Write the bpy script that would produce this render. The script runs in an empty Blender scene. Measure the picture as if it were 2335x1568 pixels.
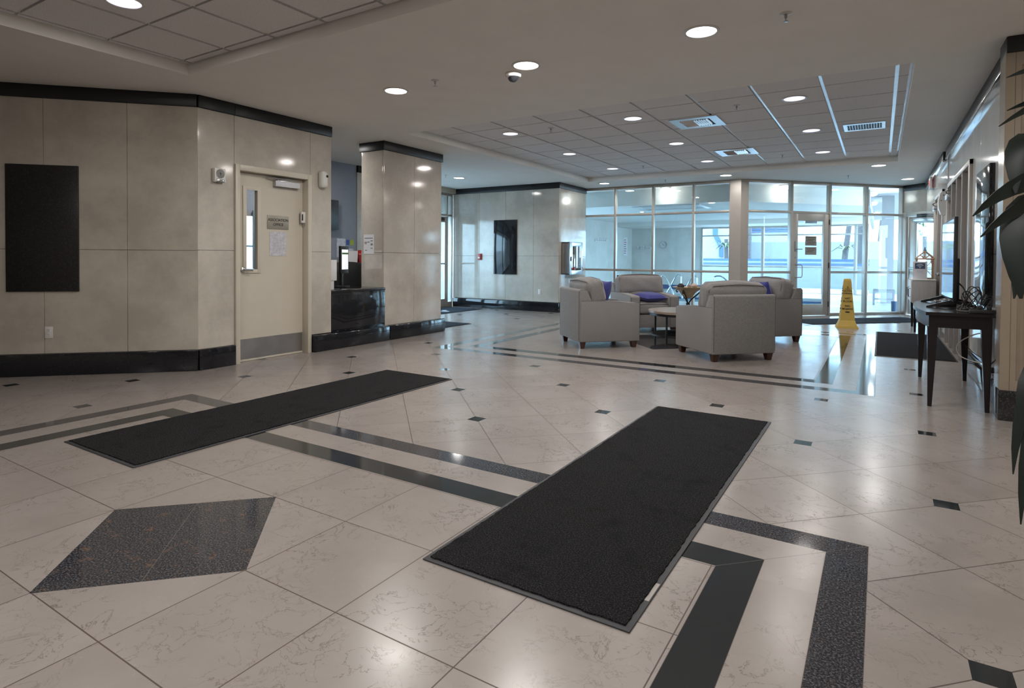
import bpy, bmesh, math, random
from mathutils import Vector, Matrix
random.seed(7)
C = bpy.context.scene.collection
SC = bpy.context.scene
PI = math.pi
R = math.radians

# ------------------------------------------------------------------ camera, world, sun, exposure
cam = bpy.data.cameras.new('camera')
camo = bpy.data.objects.new('camera', cam)
C.objects.link(camo)
F_PX, CY, PITCH, ROLL, HEAD, EYE = 1349.44, 611.62, 0.01768, 0.00673, R(121.887), 1.2196
f_ = Vector((math.cos(HEAD)*math.cos(PITCH), math.sin(HEAD)*math.cos(PITCH), -math.sin(PITCH)))
r_ = Vector((math.sin(HEAD), -math.cos(HEAD), 0)); u_ = r_.cross(f_)
r2 = r_*math.cos(ROLL)+u_*math.sin(ROLL); u2 = u_*math.cos(ROLL)-r_*math.sin(ROLL)
M = Matrix((r2, u2, -f_)).transposed().to_4x4()
M.translation = (0, 0, EYE)
camo.matrix_world = M
cam.sensor_width = 36
cam.lens = F_PX/2335*36
cam.shift_y = -(784-CY)/2335
cam.clip_start = 0.05
SC.camera = camo

W = bpy.data.worlds.new('sky'); SC.world = W
W.use_nodes = True
wn = W.node_tree.nodes; wl = W.node_tree.links
wn.clear()
wo = wn.new('ShaderNodeOutputWorld'); bg = wn.new('ShaderNodeBackground')
tc = wn.new('ShaderNodeTexCoord'); sx = wn.new('ShaderNodeSeparateXYZ'); rp = wn.new('ShaderNodeValToRGB')
wl.new(tc.outputs['Generated'], sx.inputs[0]); wl.new(sx.outputs[2], rp.inputs[0])
rp.color_ramp.elements[0].position = 0.0; rp.color_ramp.elements[0].color = (.58, .81, 1, 1)
rp.color_ramp.elements[1].position = 0.7; rp.color_ramp.elements[1].color = (.48, .73, 1, 1)
wl.new(rp.outputs[0], bg.inputs[0]); bg.inputs[1].default_value = 6.3
wl.new(bg.outputs[0], wo.inputs[0])

sun = bpy.data.lights.new('sun', 'SUN'); sun.energy = 4.0; sun.angle = R(1.0); sun.color = (1, .98, .95)
suno = bpy.data.objects.new('sun', sun); C.objects.link(suno)
suno.rotation_euler = Vector((-.36, -.33, -.87)).to_track_quat('-Z', 'Y').to_euler()

SC.view_settings.view_transform = 'Standard'
SC.view_settings.look = 'None'
SC.view_settings.gamma = 1
SC.view_settings.exposure = 0.86
SC.view_settings.use_curve_mapping = False
SC.cycles.use_denoising = True
SC.cycles.adaptive_threshold = .08
SC.cycles.max_bounces = 7
SC.cycles.diffuse_bounces = 3
SC.cycles.glossy_bounces = 3
SC.cycles.transparent_max_bounces = 12
SC.cycles.caustics_reflective = False
SC.cycles.caustics_refractive = False
SC.cycles.sample_clamp_indirect = 4
LAMP_W = 9.5

# ------------------------------------------------------------------ materials
class X:
    """expression on shader sockets"""
    nt = None
    def __init__(s, v): s.v = v
    @staticmethod
    def op(o, *a):
        n = X.nt.nodes.new('ShaderNodeMath'); n.operation = o
        for i, q in enumerate(a):
            q = q.v if isinstance(q, X) else q
            if isinstance(q, (int, float)): n.inputs[i].default_value = q
            else: X.nt.links.new(q, n.inputs[i])
        return X(n.outputs[0])
    def __add__(s, o): return X.op('ADD', s, o)
    def __radd__(s, o): return X.op('ADD', o, s)
    def __sub__(s, o): return X.op('SUBTRACT', s, o)
    def __rsub__(s, o): return X.op('SUBTRACT', o, s)
    def __mul__(s, o): return X.op('MULTIPLY', s, o)
    def __truediv__(s, o): return X.op('DIVIDE', s, o)
    def __abs__(s): return X.op('ABSOLUTE', s)
    def max(s, o): return X.op('MAXIMUM', s, o)
    def min(s, o): return X.op('MINIMUM', s, o)
    def lt(s, o): return X.op('LESS_THAN', s, o)
    def gt(s, o): return X.op('GREATER_THAN', s, o)
    def round(s): return X.op('ROUND', s)
    def floor(s): return X.op('FLOOR', s)
    def fract(s): return X.op('FRACT', s)

def new_mat(name):
    m = bpy.data.materials.new(name); m.use_nodes = True
    nt = m.node_tree; b = nt.nodes['Principled BSDF']
    return m, nt, b

def mixc(nt, fac, a, b):
    n = nt.nodes.new('ShaderNodeMix'); n.data_type = 'RGBA'
    for i, q in ((0, fac), (6, a), (7, b)):
        q = q.v if isinstance(q, X) else q
        if isinstance(q, (int, float)): n.inputs[i].default_value = q
        elif isinstance(q, tuple): n.inputs[i].default_value = (*q[:3], 1)
        else: nt.links.new(q, n.inputs[i])
    return n.outputs[2]

def noise(nt, scale, detail=3, rough=.5, vec=None, coord='Object'):
    n = nt.nodes.new('ShaderNodeTexNoise')
    n.inputs['Scale'].default_value = scale; n.inputs['Detail'].default_value = detail
    n.inputs['Roughness'].default_value = rough
    if vec is None:
        t = nt.nodes.new('ShaderNodeTexCoord'); vec = t.outputs[coord]
    nt.links.new(vec, n.inputs['Vector'])
    return n.outputs['Fac']

def ramp(nt, fac, p0, p1):
    n = nt.nodes.new('ShaderNodeMapRange'); n.inputs[1].default_value = p0; n.inputs[2].default_value = p1
    nt.links.new(fac, n.inputs[0]); return n.outputs[0]

def bump(nt, b, h, strength, dist=.002):
    n = nt.nodes.new('ShaderNodeBump'); n.inputs['Strength'].default_value = strength
    n.inputs['Distance'].default_value = dist
    nt.links.new(h, n.inputs['Height']); nt.links.new(n.outputs[0], b.inputs['Normal'])

def mat(name, col, rough=.5, metal=0., var=.08, scale=8., col2=None, bmp=0., bscale=None, spec=.5, emit=None, coat=0.):
    m, nt, b = new_mat(name)
    f = noise(nt, scale, 4)
    c2 = col2 or tuple(min(1, c*(1-var)) for c in col)
    nt.links.new(mixc(nt, ramp(nt, f, .35, .65), tuple(col), tuple(c2)), b.inputs['Base Color'])
    b.inputs['Roughness'].default_value = rough; b.inputs['Metallic'].default_value = metal
    b.inputs['Specular IOR Level'].default_value = spec
    b.inputs['Coat Weight'].default_value = coat; b.inputs['Coat Roughness'].default_value = .05
    if bmp: bump(nt, b, noise(nt, bscale or scale*10, 3), bmp)
    if emit:
        b.inputs['Emission Color'].default_value = (*emit[:3], 1); b.inputs['Emission Strength'].default_value = emit[3]
    return m

def stone_mat(name, a, b_, dark, rough=.1, spec=.5):
    m, nt, b = new_mat(name)
    f1 = noise(nt, 1.1, 6, .68, coord='Object'); f2 = noise(nt, 60, 3)
    c = mixc(nt, ramp(nt, f1, .41, .61), a, b_)
    c = mixc(nt, ramp(nt, f2, .66, .95), c, dark)
    nt.links.new(c, b.inputs['Base Color'])
    b.inputs['Roughness'].default_value = rough; b.inputs['Specular IOR Level'].default_value = spec
    return m

def granite_mat(name, base, sp1, sp2, rough=.06, scale=90, amt=.62):
    m, nt, b = new_mat(name)
    f1 = noise(nt, scale, 2, .6); f2 = noise(nt, scale*.3, 3, .7)
    c = mixc(nt, ramp(nt, f1, amt, amt+.1), base, sp1)
    c = mixc(nt, ramp(nt, f2, .62, .70), c, sp2)
    nt.links.new(c, b.inputs['Base Color']); b.inputs['Roughness'].default_value = rough
    return m

def glass_mat(name, tint, refl=.05):
    m, nt, b = new_mat(name); nt.nodes.remove(b)
    o = nt.nodes['Material Output']
    t = nt.nodes.new('ShaderNodeBsdfTransparent'); t.inputs[0].default_value = (*tint, 1)
    g = nt.nodes.new('ShaderNodeBsdfGlossy'); g.inputs['Roughness'].default_value = 0.0; g.inputs[0].default_value = (1, 1, 1, 1)
    lw = nt.nodes.new('ShaderNodeFresnel'); lw.inputs[0].default_value = 1.5
    mx = nt.nodes.new('ShaderNodeMixShader')
    ge = nt.nodes.new('ShaderNodeNewGeometry'); X.nt = nt
    front = X(lw.outputs[0])*(1-X(ge.outputs['Backfacing']))*1.6      # the inner face adds no second mirror
    nt.links.new(front.v, mx.inputs[0]); nt.links.new(t.outputs[0], mx.inputs[1]); nt.links.new(g.outputs[0], mx.inputs[2])
    nt.links.new(mx.outputs[0], o.inputs[0])
    return m

def emit_mat(name, col, s):
    m, nt, b = new_mat(name)
    b.inputs['Base Color'].default_value = (.9, .9, .9, 1)
    b.inputs['Emission Color'].default_value = (*col, 1)
    f = noise(nt, 30, 2)
    X.nt = nt
    v = X(ramp(nt, f, 0, 1))*(.1*s)+(.95*s)
    nt.links.new(v.v, b.inputs['Emission Strength'])
    return m

# floor layout (metres): rings of two stone borders, square tiles inside them, diagonal tiles outside
T = .508
RX, RH = -2.585, 2.56                 # centre x and half size of both bordered fields
R1Y, R1H = 1.39, 1.54                 # front field centre y, half depth
R2Y, R2H = 8.775, 2.555               # lounge field
D0 = (-.42, 4.366); DL = T*math.sqrt(2)

def floor_mat():
    m, nt, b = new_mat('floor_limestone_tiles'); X.nt = nt
    g = nt.nodes.new('ShaderNodeNewGeometry'); s = nt.nodes.new('ShaderNodeSeparateXYZ')
    nt.links.new(g.outputs['Position'], s.inputs[0])
    x, y = X(s.outputs[0]), X(s.outputs[1]); pos = g.outputs['Position']
    ax = abs(x-RX)
    d1 = (ax-RH).max(abs(y-R1Y)-R1H); d2 = (ax-RH).max(abs(y-R2Y)-R2H)
    d = d1.min(d2)                               # signed distance to the nearer field's edge
    inside = d.lt(0)
    ringA = inside*d.gt(-.148)
    ringB = d.lt(-.358)*d.gt(-.513)
    core = d.lt(-.513)
    # diagonal tiles
    px, py = x-D0[0], y-D0[1]
    a, bb = (px-py)/DL, (px+py)/DL
    # (a, bb) count tiles along the two diagonals
    ga = abs(a-a.round())*T; gb = abs(bb-bb.round())*T
    grout_d = ga.min(gb).lt(.0023)
    sx_, sy_ = px/DL, py/DL
    i, j = sx_.round(), sy_.round()
    par = (((i+j)/2).fract()).lt(.25)
    sq = abs(sx_-i).max(abs(sy_-j))*DL
    dot = sq.lt(.0525)*par*d.gt(.07)
    # square tiles in the fields
    e1, k1 = (x-RX)/T, (y-R1Y)/T
    k2 = (y-R2Y)/T
    isl = d2.lt(d1)
    k = k1*(1-isl)+k2*isl
    grout_s = (abs(e1-e1.round())*T).min(abs(k-k.round())*T).lt(.0023)
    dia1 = (ax+abs(y-R1Y)).lt(.514); dia2 = (ax+abs(y-R2Y)).lt(1.016)
    dia = dia1.max(dia2)
    # mitre lines of the borders
    mit = abs((ax-RH)-(abs(y-R1Y)-R1H)).lt(.003)*d1.gt(-.52)*d1.lt(0)
    mit2 = abs((ax-RH)-(abs(y-R2Y)-R2H)).lt(.003)*d2.gt(-.52)*d2.lt(0)
    edge = (abs(d)).min(abs(d+.148)).min(abs(d+.358)).min(abs(d+.513)).lt(.0018)
    grout = (grout_d*(1-inside)).max(grout_s*core*(1-dia)).max(edge)
    seam = abs((x-RX)+(y-R1Y)).lt(.002)*dia1
    # stone colour: per-tile tone, clouds, veins
    wn_ = nt.nodes.new('ShaderNodeTexWhiteNoise'); wn_.noise_dimensions = '2D'
    cv = nt.nodes.new('ShaderNodeCombineXYZ')
    ta = a.floor()*(1-inside)+e1.floor()*inside; tb = bb.floor()*(1-inside)+k.floor()*inside+inside*57
    nt.links.new(ta.v, cv.inputs[0]); nt.links.new(tb.v, cv.inputs[1]); nt.links.new(cv.outputs[0], wn_.inputs[0])
    tone = wn_.outputs[0]
    # offset veins per tile
    vv = nt.nodes.new('ShaderNodeVectorMath'); vv.operation = 'MULTIPLY_ADD'
    nt.links.new(wn_.outputs[1], vv.inputs[0]); vv.inputs[1].default_value = (40, 40, 40); nt.links.new(pos, vv.inputs[2])
    P = vv.outputs[0]
    cl = noise(nt, 2.2, 4, .6, P)
    c = mixc(nt, ramp(nt, cl, .3, .7), (.335, .30, .278), (.287, .254, .233))
    c = mixc(nt, X(tone)*.30, c, (.245, .209, .186))
    vn = nt.nodes.new('ShaderNodeTexNoise'); vn.inputs['Scale'].default_value = 8.5; vn.inputs['Detail'].default_value = 6
    vn.inputs['Roughness'].default_value = .62; vn.inputs['Distortion'].default_value = .6
    nt.links.new(P, vn.inputs['Vector'])
    vein = (1-abs(X(vn.outputs[0])-.5)*78).max(0)
    msk = X(ramp(nt, noise(nt, 3.2, 3, .6, P), .42, .62))
    c = mixc(nt, vein*msk*.72, c, (.105, .075, .058))
    sp = X(ramp(nt, noise(nt, 45, 2, .5, P), .66, .74))
    c = mixc(nt, sp*.10, c, (.50, .45, .41))
    # dark stones
    gr1 = noise(nt, 140, 2, .7, pos); gr2 = noise(nt, 17, 4, .75, pos)
    gcol = mixc(nt, ramp(nt, gr1, .46, .72), (.022, .022, .025), (.15, .148, .165))
    gcol = mixc(nt, X(ramp(nt, gr2, .57, .66))*.7*(.2+dia*.8), gcol, (.15, .09, .062))
    plain = (.026, .029, .031)
    c = mixc(nt, ringA.max(dia), c, gcol)
    c = mixc(nt, ringB.max(dot*(1-inside)), c, plain)
    dark = ringA.max(dia).max(ringB).max(dot*(1-inside))
    c = mixc(nt, grout*(1-dark), c, (.085, .06, .05))
    c = mixc(nt, (mit.max(mit2)*.6).max(seam), c, (.13, .12, .115))
    nt.links.new(c, b.inputs['Base Color'])
    rr = (X(ramp(nt, noise(nt, 4, 3, .6, pos), .3, .7))*.06+.21)*(1-dark)+dark*.075+grout*(1-dark)*.4
    nt.links.new(rr.v, b.inputs['Roughness'])
    b.inputs['Specular IOR Level'].default_value = .42
    bump(nt, b, (X(cl)*.3+X(noise(nt, 12, 2, .5, pos))*.2-grout*(1-dark)*.6).v, .05, .002)
    return m

def carpet_mat(name, a, b_, scale=260):
    m, nt, b = new_mat(name); X.nt = nt
    f1 = noise(nt, scale, 4, .85); f2 = noise(nt, 5, 4, .65)
    c = mixc(nt, ramp(nt, f1, .50, .72), a, b_)
    c = mixc(nt, X(ramp(nt, f2, .52, .74)).op('MULTIPLY', ramp(nt, f2, .52, .74), .6), c, tuple(q*.6 for q in a))
    nt.links.new(c, b.inputs['Base Color']); b.inputs['Roughness'].default_value = .95
    b.inputs['Specular IOR Level'].default_value = .15
    bump(nt, b, f1, 1.0, .006)
    return m

def fabric_mat(name, a, b_, scale=1.0):
    m, nt, b = new_mat(name)
    t = nt.nodes.new('ShaderNodeTexCoord'); mp = nt.nodes.new('ShaderNodeMapping')
    mp.inputs['Scale'].default_value = (90*scale, 90*scale, 170*scale)
    nt.links.new(t.outputs['Object'], mp.inputs[0])
    f1 = noise(nt, 1.0, 2, .6, mp.outputs[0]); f2 = noise(nt, 3.0, 3, .6)
    c = mixc(nt, ramp(nt, f1, .38, .64), a, b_)
    c = mixc(nt, ramp(nt, f2, .3, 2.2), c, b_)
    nt.links.new(c, b.inputs['Base Color']); b.inputs['Roughness'].default_value = .9
    b.inputs['Specular IOR Level'].default_value = .2
    b.inputs['Sheen Weight'].default_value = .25
    bump(nt, b, f1, .5, .002)
    return m

def wood_mat(name, a, b_, rough=.35, axis=0, scale=14):
    m, nt, b = new_mat(name)
    t = nt.nodes.new('ShaderNodeTexCoord'); mp = nt.nodes.new('ShaderNodeMapping')
    s = [scale]*3; s[axis] = scale*.08
    mp.inputs['Scale'].default_value = s
    nt.links.new(t.outputs['Object'], mp.inputs[0])
    f = noise(nt, 2.0, 5, .65, mp.outputs[0])
    nt.links.new(mixc(nt, ramp(nt, f, .3, .7), a, b_), b.inputs['Base Color'])
    b.inputs['Roughness'].default_value = rough
    return m

m_floor = floor_mat()
m_stone = stone_mat('polished_limestone', (.60, .555, .48), (.46, .42, .36), (.37, .33, .28), .09, .65)
m_stone3 = stone_mat('daylit_pool_limestone', (.70, .70, .66), (.62, .62, .58), (.55, .55, .51), .25)  # same limestone, colour lifted to stand in for skylight in the pool room
m_stone4 = stone_mat('reflection_lightened_limestone', (.72, .71, .68), (.64, .63, .60), (.55, .54, .51), .07, .8)  # colour lightened for the lit soffit mirrored in the right wall
m_stone2 = stone_mat('shade_browned_limestone', (.34, .28, .215), (.30, .245, .185), (.34, .28, .21), .2)  # limestone browned and darkened in colour for the lighting at the pilaster
m_grout = mat('dark_joint', (.10, .085, .07), .8)
m_crown = granite_mat('honed_black_stone', (.008, .009, .012), (.015, .016, .02), (.011, .012, .015), .38)
m_black = granite_mat('black_granite', (.012, .013, .016), (.022, .023, .027), (.016, .017, .02), .07)
m_plaq = granite_mat('rough_black_granite', (.012, .012, .012), (.055, .055, .052), (.028, .024, .022), .32, 160, .57)
m_speck = granite_mat('speckled_black_granite', (.014, .014, .015), (.085, .085, .085), (.03, .028, .026), .12, 130, .58)
m_ceil = mat('ceiling_paint', (.88, .86, .81), .8, var=.03, scale=3)
m_tile = mat('acoustic_tile', (.86, .835, .82), .9, var=.14, scale=110, bmp=.06, bscale=160)
m_tbar = mat('white_grid_bar', (.86, .87, .88), .28, .75)
m_paint = mat('cream_door_paint', (.60, .55, .455), .38, var=.03)
m_grey = mat('blue_grey_wall_paint', (.30, .325, .38), .7, var=.05)
m_steel = mat('brushed_steel', (.55, .55, .56), .28, 1., var=.15, scale=5)
m_chrome = mat('chrome', (.8, .81, .83), .08, 1.)
m_alu = mat('champagne_aluminium', (.52, .485, .44), .38, .55, var=.05)
m_glass = glass_mat('lobby_glass', (.89, .965, .99))
m_glass2 = glass_mat('pool_window_glass', (.93, .975, 1.0))
m_clear = glass_mat('clear_glass', (.96, .98, .98))
m_fab = fabric_mat('grey_woven_upholstery', (.32, .305, .295), (.195, .19, .19), 1.5)
m_welt = mat('dark_piping', (.14, .13, .125), .85)
m_blue = fabric_mat('blue_cushion_cloth', (.065, .075, .30), (.045, .05, .22), 2)
m_legw = wood_mat('dark_brown_leg_wood', (.085, .035, .022), (.045, .02, .014), .3, 2)
m_tabw = wood_mat('greyed_oak_top', (.38, .31, .255), (.27, .215, .175), .3, 0)
m_iron = mat('black_wrought_iron', (.02, .02, .022), .45, .3)
m_esp = wood_mat('espresso_wood', (.016, .012, .013), (.010, .008, .009), .22, 0)
m_cab = wood_mat('weathered_grey_wood', (.50, .475, .45), (.38, .36, .345), .5, 2, 22)
m_carpet = carpet_mat('black_mat_pile', (.008, .008, .009), (.135, .13, .135), 170)
m_carpet2 = carpet_mat('blue_grey_mat_pile', (.03, .037, .05), (.085, .10, .125))
m_rub = mat('mat_rubber_edge', (.045, .045, .05), .55, bmp=.1)
m_yel = mat('yellow_plastic', (.66, .46, .11), .42, var=.06)
m_ink = mat('black_ink', (.015, .015, .015), .5)
m_white = mat('white_plastic', (.74, .73, .70), .4, var=.03)
m_paper = mat('white_paper', (.72, .71, .73), .6, var=.03)
m_gloss = mat('glossy_sleeve_paper', (.66, .66, .71), .15, var=.25, scale=30)
m_red = mat('red_plastic', (.48, .035, .04), .35)
m_sign = mat('engraved_grey_plate', (.34, .315, .265), .35, .3, var=.05)
m_blk = mat('black_plastic', (.018, .018, .02), .4)
m_screen = mat('tv_screen_glass', (.01, .011, .013), .05, spec=.9)
m_lens = emit_mat('lit_lens', (1, .97, .93), 5.0)
m_lens2 = emit_mat('dim_lit_lens', (.84, .80, 1.0), .85)
m_dome = emit_mat('lit_dome', (1, .96, .9), 2.2)
m_trim = mat('downlight_trim', (.74, .72, .69), .3)
m_leaf = mat('shade_dark_leaf', (.017, .028, .022), .42, var=.45, scale=6)  # near-black green holds the shade the leaves stand in
m_stem = mat('plant_cane', (.16, .12, .07), .7)
m_pot = mat('dark_glazed_pot', (.05, .045, .045), .3)
m_clay = mat('sandy_glazed_bowl', (.42, .36, .24), .4, var=.2, scale=20)
m_shell = mat('pale_shells', (.62, .47, .38), .45, var=.35, scale=40)
m_cone = mat('dark_pine_cone', (.05, .04, .04), .7, var=.4, scale=60)
m_raw = wood_mat('raw_pine_sticks', (.42, .27, .17), (.34, .21, .13), .6, 0)
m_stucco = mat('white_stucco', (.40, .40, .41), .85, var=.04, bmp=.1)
m_lav = mat('shade_lavender_stucco', (.27, .28, .33), .85, var=.05)  # white stucco coloured lavender for the shade on faces towards the lobby
m_bluep = mat('blue_trim_paint', (.07, .13, .30), .6)
m_deck = mat('pool_deck_tile', (.55, .56, .56), .35, var=.08, scale=4)
m_conc = mat('sunlit_paving', (.42, .41, .40), .7, var=.08, scale=3)
m_water = mat('pool_water', (.02, .22, .26), .04, var=.25, scale=2.5, spec=.7)
m_trunk = mat('palm_trunk_bark', (.13, .11, .105), .9, var=.4, scale=18, bmp=.8, bscale=30)
m_frond = mat('palm_frond', (.13, .17, .07), .55, var=.4, scale=10)
m_tree = mat('tree_leaf', (.10, .20, .08), .6, var=.5, scale=5)
m_bench = mat('painted_bench_slats', (.30, .31, .34), .6)
m_green = mat('screen_green', (.12, .30, .08), .5)
m_scr = emit_mat('lit_monitor', (.93, .96, 1), .4)
m_navy = mat('navy_print', (.05, .09, .18), .5)
m_maroon = mat('maroon_print', (.30, .04, .07), .5)
m_sblue = mat('blue_note', (.06, .12, .40), .7)
m_slime = mat('lime_note', (.42, .55, .05), .7)
m_panel = mat('taupe_door_panel', (.36, .335, .31), .45, var=.06)
m_curt = mat('pale_blue_curtain', (.52, .62, .68), .8, var=.15, scale=9)
m_exit = mat('red_exit_letters', (.7, .02, .02), .4, emit=(1, .06, .04, .2))

# ------------------------------------------------------------------ mesh helpers
class MB:
    def __init__(s): s.b = bmesh.new(); s.mi = 0
    def slot(s, i): s.mi = i; return s
    def _fin(s, vs, mtx=None):
        if mtx is not None: bmesh.ops.transform(s.b, matrix=mtx, verts=vs)
        fs = set()
        for v in vs:
            for f in v.link_faces: fs.add(f)
        for f in fs: f.material_index = s.mi
    def box(s, x0, x1, y0, y1, z0, z1, bev=0., seg=2, mtx=None):
        g = bmesh.ops.create_cube(s.b, size=1)['verts']
        bmesh.ops.transform(s.b, matrix=Matrix.Translation(((x0+x1)/2, (y0+y1)/2, (z0+z1)/2)) @ Matrix.Diagonal((abs(x1-x0), abs(y1-y0), abs(z1-z0), 1)), verts=g)
        if bev:
            es = list({e for v in g for e in v.link_edges})
            r = bmesh.ops.bevel(s.b, geom=es, offset=bev, segments=seg, affect='EDGES', profile=.5)
            g = list({v for f in r['faces'] for v in f.verts} | {v for v in g if v.is_valid})
        s._fin(g, mtx); return s
    def prism(s, pts, z0, z1, mtx=None):
        lo = [s.b.verts.new((p[0], p[1], z0)) for p in pts]; hi = [s.b.verts.new((p[0], p[1], z1)) for p in pts]
        n = len(pts)
        s.b.faces.new(lo[::-1]); s.b.faces.new(hi)
        for i in range(n): s.b.faces.new((lo[i], lo[(i+1) % n], hi[(i+1) % n], hi[i]))
        s._fin(lo+hi, mtx); return s
    def prof_x(s, pts, x0, x1, mtx=None):
        """profile given in (y, z), extruded along x"""
        lo = [s.b.verts.new((x0, p[0], p[1])) for p in pts]; hi = [s.b.verts.new((x1, p[0], p[1])) for p in pts]
        n = len(pts)
        s.b.faces.new(lo[::-1]); s.b.faces.new(hi)
        for i in range(n): s.b.faces.new((lo[i], lo[(i+1) % n], hi[(i+1) % n], hi[i]))
        s._fin(lo+hi, mtx); return s
    def frustum(s, c, w0, d0, w1, d1, z0, z1, off=(0, 0), mtx=None):
        vs = []
        for z, w, d, ox, oy in ((z0, w0, d0, 0, 0), (z1, w1, d1, off[0], off[1])):
            for a, b_ in ((-1, -1), (1, -1), (1, 1), (-1, 1)):
                vs.append(s.b.verts.new((c[0]+ox+a*w/2, c[1]+oy+b_*d/2, z)))
        for q in ((3, 2, 1, 0), (4, 5, 6, 7), (0, 1, 5, 4), (1, 2, 6, 5), (2, 3, 7, 6), (3, 0, 4, 7)):
            s.b.faces.new([vs[i] for i in q])
        s._fin(vs, mtx); return s
    def lathe(s, prof, n=24, c=(0, 0, 0), mtx=None, cap=True):
        rings = []
        for r, z in prof:
            rings.append([s.b.verts.new((c[0]+r*math.cos(2*PI*k/n), c[1]+r*math.sin(2*PI*k/n), c[2]+z)) for k in range(n)])
        for a, b_ in zip(rings, rings[1:]):
            for k in range(n): s.b.faces.new((a[k], a[(k+1) % n], b_[(k+1) % n], b_[k]))
        if cap:
            if prof[0][0] > 1e-6: s.b.faces.new(rings[0][::-1])
            if prof[-1][0] > 1e-6: s.b.faces.new(rings[-1])
        s._fin([v for r in rings for v in r], mtx); return s
    def tube(s, pts, r, n=8, closed=False, mtx=None):
        pts = [Vector(p) for p in pts]; m = len(pts); rings = []
        up = Vector((.13, .21, 1)).normalized()
        for i, p in enumerate(pts):
            a = pts[i-1] if (i or closed) else p
            b_ = pts[(i+1) % m] if (i < m-1 or closed) else p
            t = (b_-a).normalized()
            sd = t.cross(up)
            if sd.length < 1e-3: sd = t.cross(Vector((1, 0, 0)))
            sd.normalize(); nn = sd.cross(t)
            rr = r[i] if isinstance(r, (list, tuple)) else r
            rings.append([s.b.verts.new(p+rr*(math.cos(2*PI*k/n)*sd+math.sin(2*PI*k/n)*nn)) for k in range(n)])
        for i in range(m if closed else m-1):
            a, b_ = rings[i], rings[(i+1) % m]
            for k in range(n): s.b.faces.new((a[k], a[(k+1) % n], b_[(k+1) % n], b_[k]))
        if not closed:
            s.b.faces.new(rings[0][::-1]); s.b.faces.new(rings[-1])
        s._fin([v for q in rings for v in q], mtx); return s
    def puff(s, sx, sy, sz, r, bulge=(0, 0, 0), n=9, mtx=None, jit=0.):
        """rounded, stuffed box centred on the origin"""
        n0 = len(s.b.verts)
        g = bmesh.ops.create_cube(s.b, size=2)['verts']
        es = list({e for v in g for e in v.link_edges})
        bmesh.ops.subdivide_edges(s.b, edges=es, cuts=n, use_grid_fill=True)
        s.b.verts.ensure_lookup_table()
        vs = s.b.verts[n0:]
        h = Vector((sx/2, sy/2, sz/2))
        for v in vs:
            u = v.co.copy()
            p = Vector((u.x*h.x, u.y*h.y, u.z*h.z))
            inn = Vector([max(-h[k]+r, min(h[k]-r, p[k])) for k in range(3)])
            dd = p-inn
            if dd.length > 1e-9: p = inn+dd.normalized()*r
            bx = (1-u.y**2)*(1-u.z**2)*bulge[0]*u.x
            by = (1-u.x**2)*(1-u.z**2)*bulge[1]*u.y
            bz = (1-u.x**2)*(1-u.y**2)*bulge[2]*u.z
            p += Vector((bx, by, bz))
            if jit: p += Vector((math.sin(9*u.y+4*u.z), math.sin(7*u.x+5*u.z), math.sin(6*u.x+8*u.y)))*jit
            v.co = p
        s._fin(vs, mtx); return s
    def pillow(s, w, d, t, n=14, mtx=None):
        top, bot = {}, {}
        vs = []
        for i in range(n+1):
            for j in range(n+1):
                u, v = -1+2*i/n, -1+2*j/n
                k = (max(0, 1-abs(u)**2.6)*max(0, 1-abs(v)**2.6))**.5
                pin = 1-.10*(1-abs(abs(u)-abs(v)))*max(abs(u), abs(v))**3 + 0.0
                x, y = u*w/2*(1-.07*(1-u*u)*0-.06*(1-v*v)*(abs(u)**3)), v*d/2*(1-.06*(1-u*u)*(abs(v)**3))
                zz = k*t/2*(1+.05*math.sin(5*u+3*v))
                a = s.b.verts.new((x, y, zz)); top[i, j] = a; vs.append(a)
                if 0 < i < n and 0 < j < n:
                    c = s.b.verts.new((x, y, -zz)); bot[i, j] = c; vs.append(c)
                else: bot[i, j] = a
        for i in range(n):
            for j in range(n):
                s.b.faces.new((top[i, j], top[i+1, j], top[i+1, j+1], top[i, j+1]))
                q = [bot[i, j], bot[i, j+1], bot[i+1, j+1], bot[i+1, j]]
                if len(set(q)) == 4:
                    try: s.b.faces.new(q)
                    except ValueError: pass
        s._fin(vs, mtx); return s
    def strip(s, pts, wid, thick=.0015, fold=.25, nrm=None, mtx=None):
        """leaf blade along pts; wid is a list of half-widths; nrm the side direction"""
        pts = [Vector(p) for p in pts]; rows = []
        for i, p in enumerate(pts):
            t = (pts[min(i+1, len(pts)-1)]-pts[max(i-1, 0)]).normalized()
            sd = Vector(nrm) if nrm is not None else t.cross(Vector((0, 0, 1)))
            sd = sd-t*sd.dot(t)
            if sd.length < 1e-4: sd = Vector((1, 0, 0))
            sd.normalize(); nn = sd.cross(t)
            w = wid[i]
            row = []
            for k, sg in ((0, 1), (1, 0), (2, -1)):
                row.append(p+sd*sg*w+nn*(abs(sg)*w*fold))
            rows.append((row, nn))
        A = [[s.b.verts.new(q+nn*thick) for q in row] for row, nn in rows]
        B = [[s.b.verts.new(q-nn*thick) for q in row] for row, nn in rows]
        for i in range(len(pts)-1):
            for k in (0, 1):
                s.b.faces.new((A[i][k], A[i][k+1], A[i+1][k+1], A[i+1][k]))
                s.b.faces.new((B[i][k+1], B[i][k], B[i+1][k], B[i+1][k+1]))
            s.b.faces.new((A[i][0], A[i+1][0], B[i+1][0], B[i][0]))
            s.b.faces.new((A[i+1][2], A[i][2], B[i][2], B[i+1][2]))
        s._fin([v for row in A+B for v in row], mtx); return s

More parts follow.
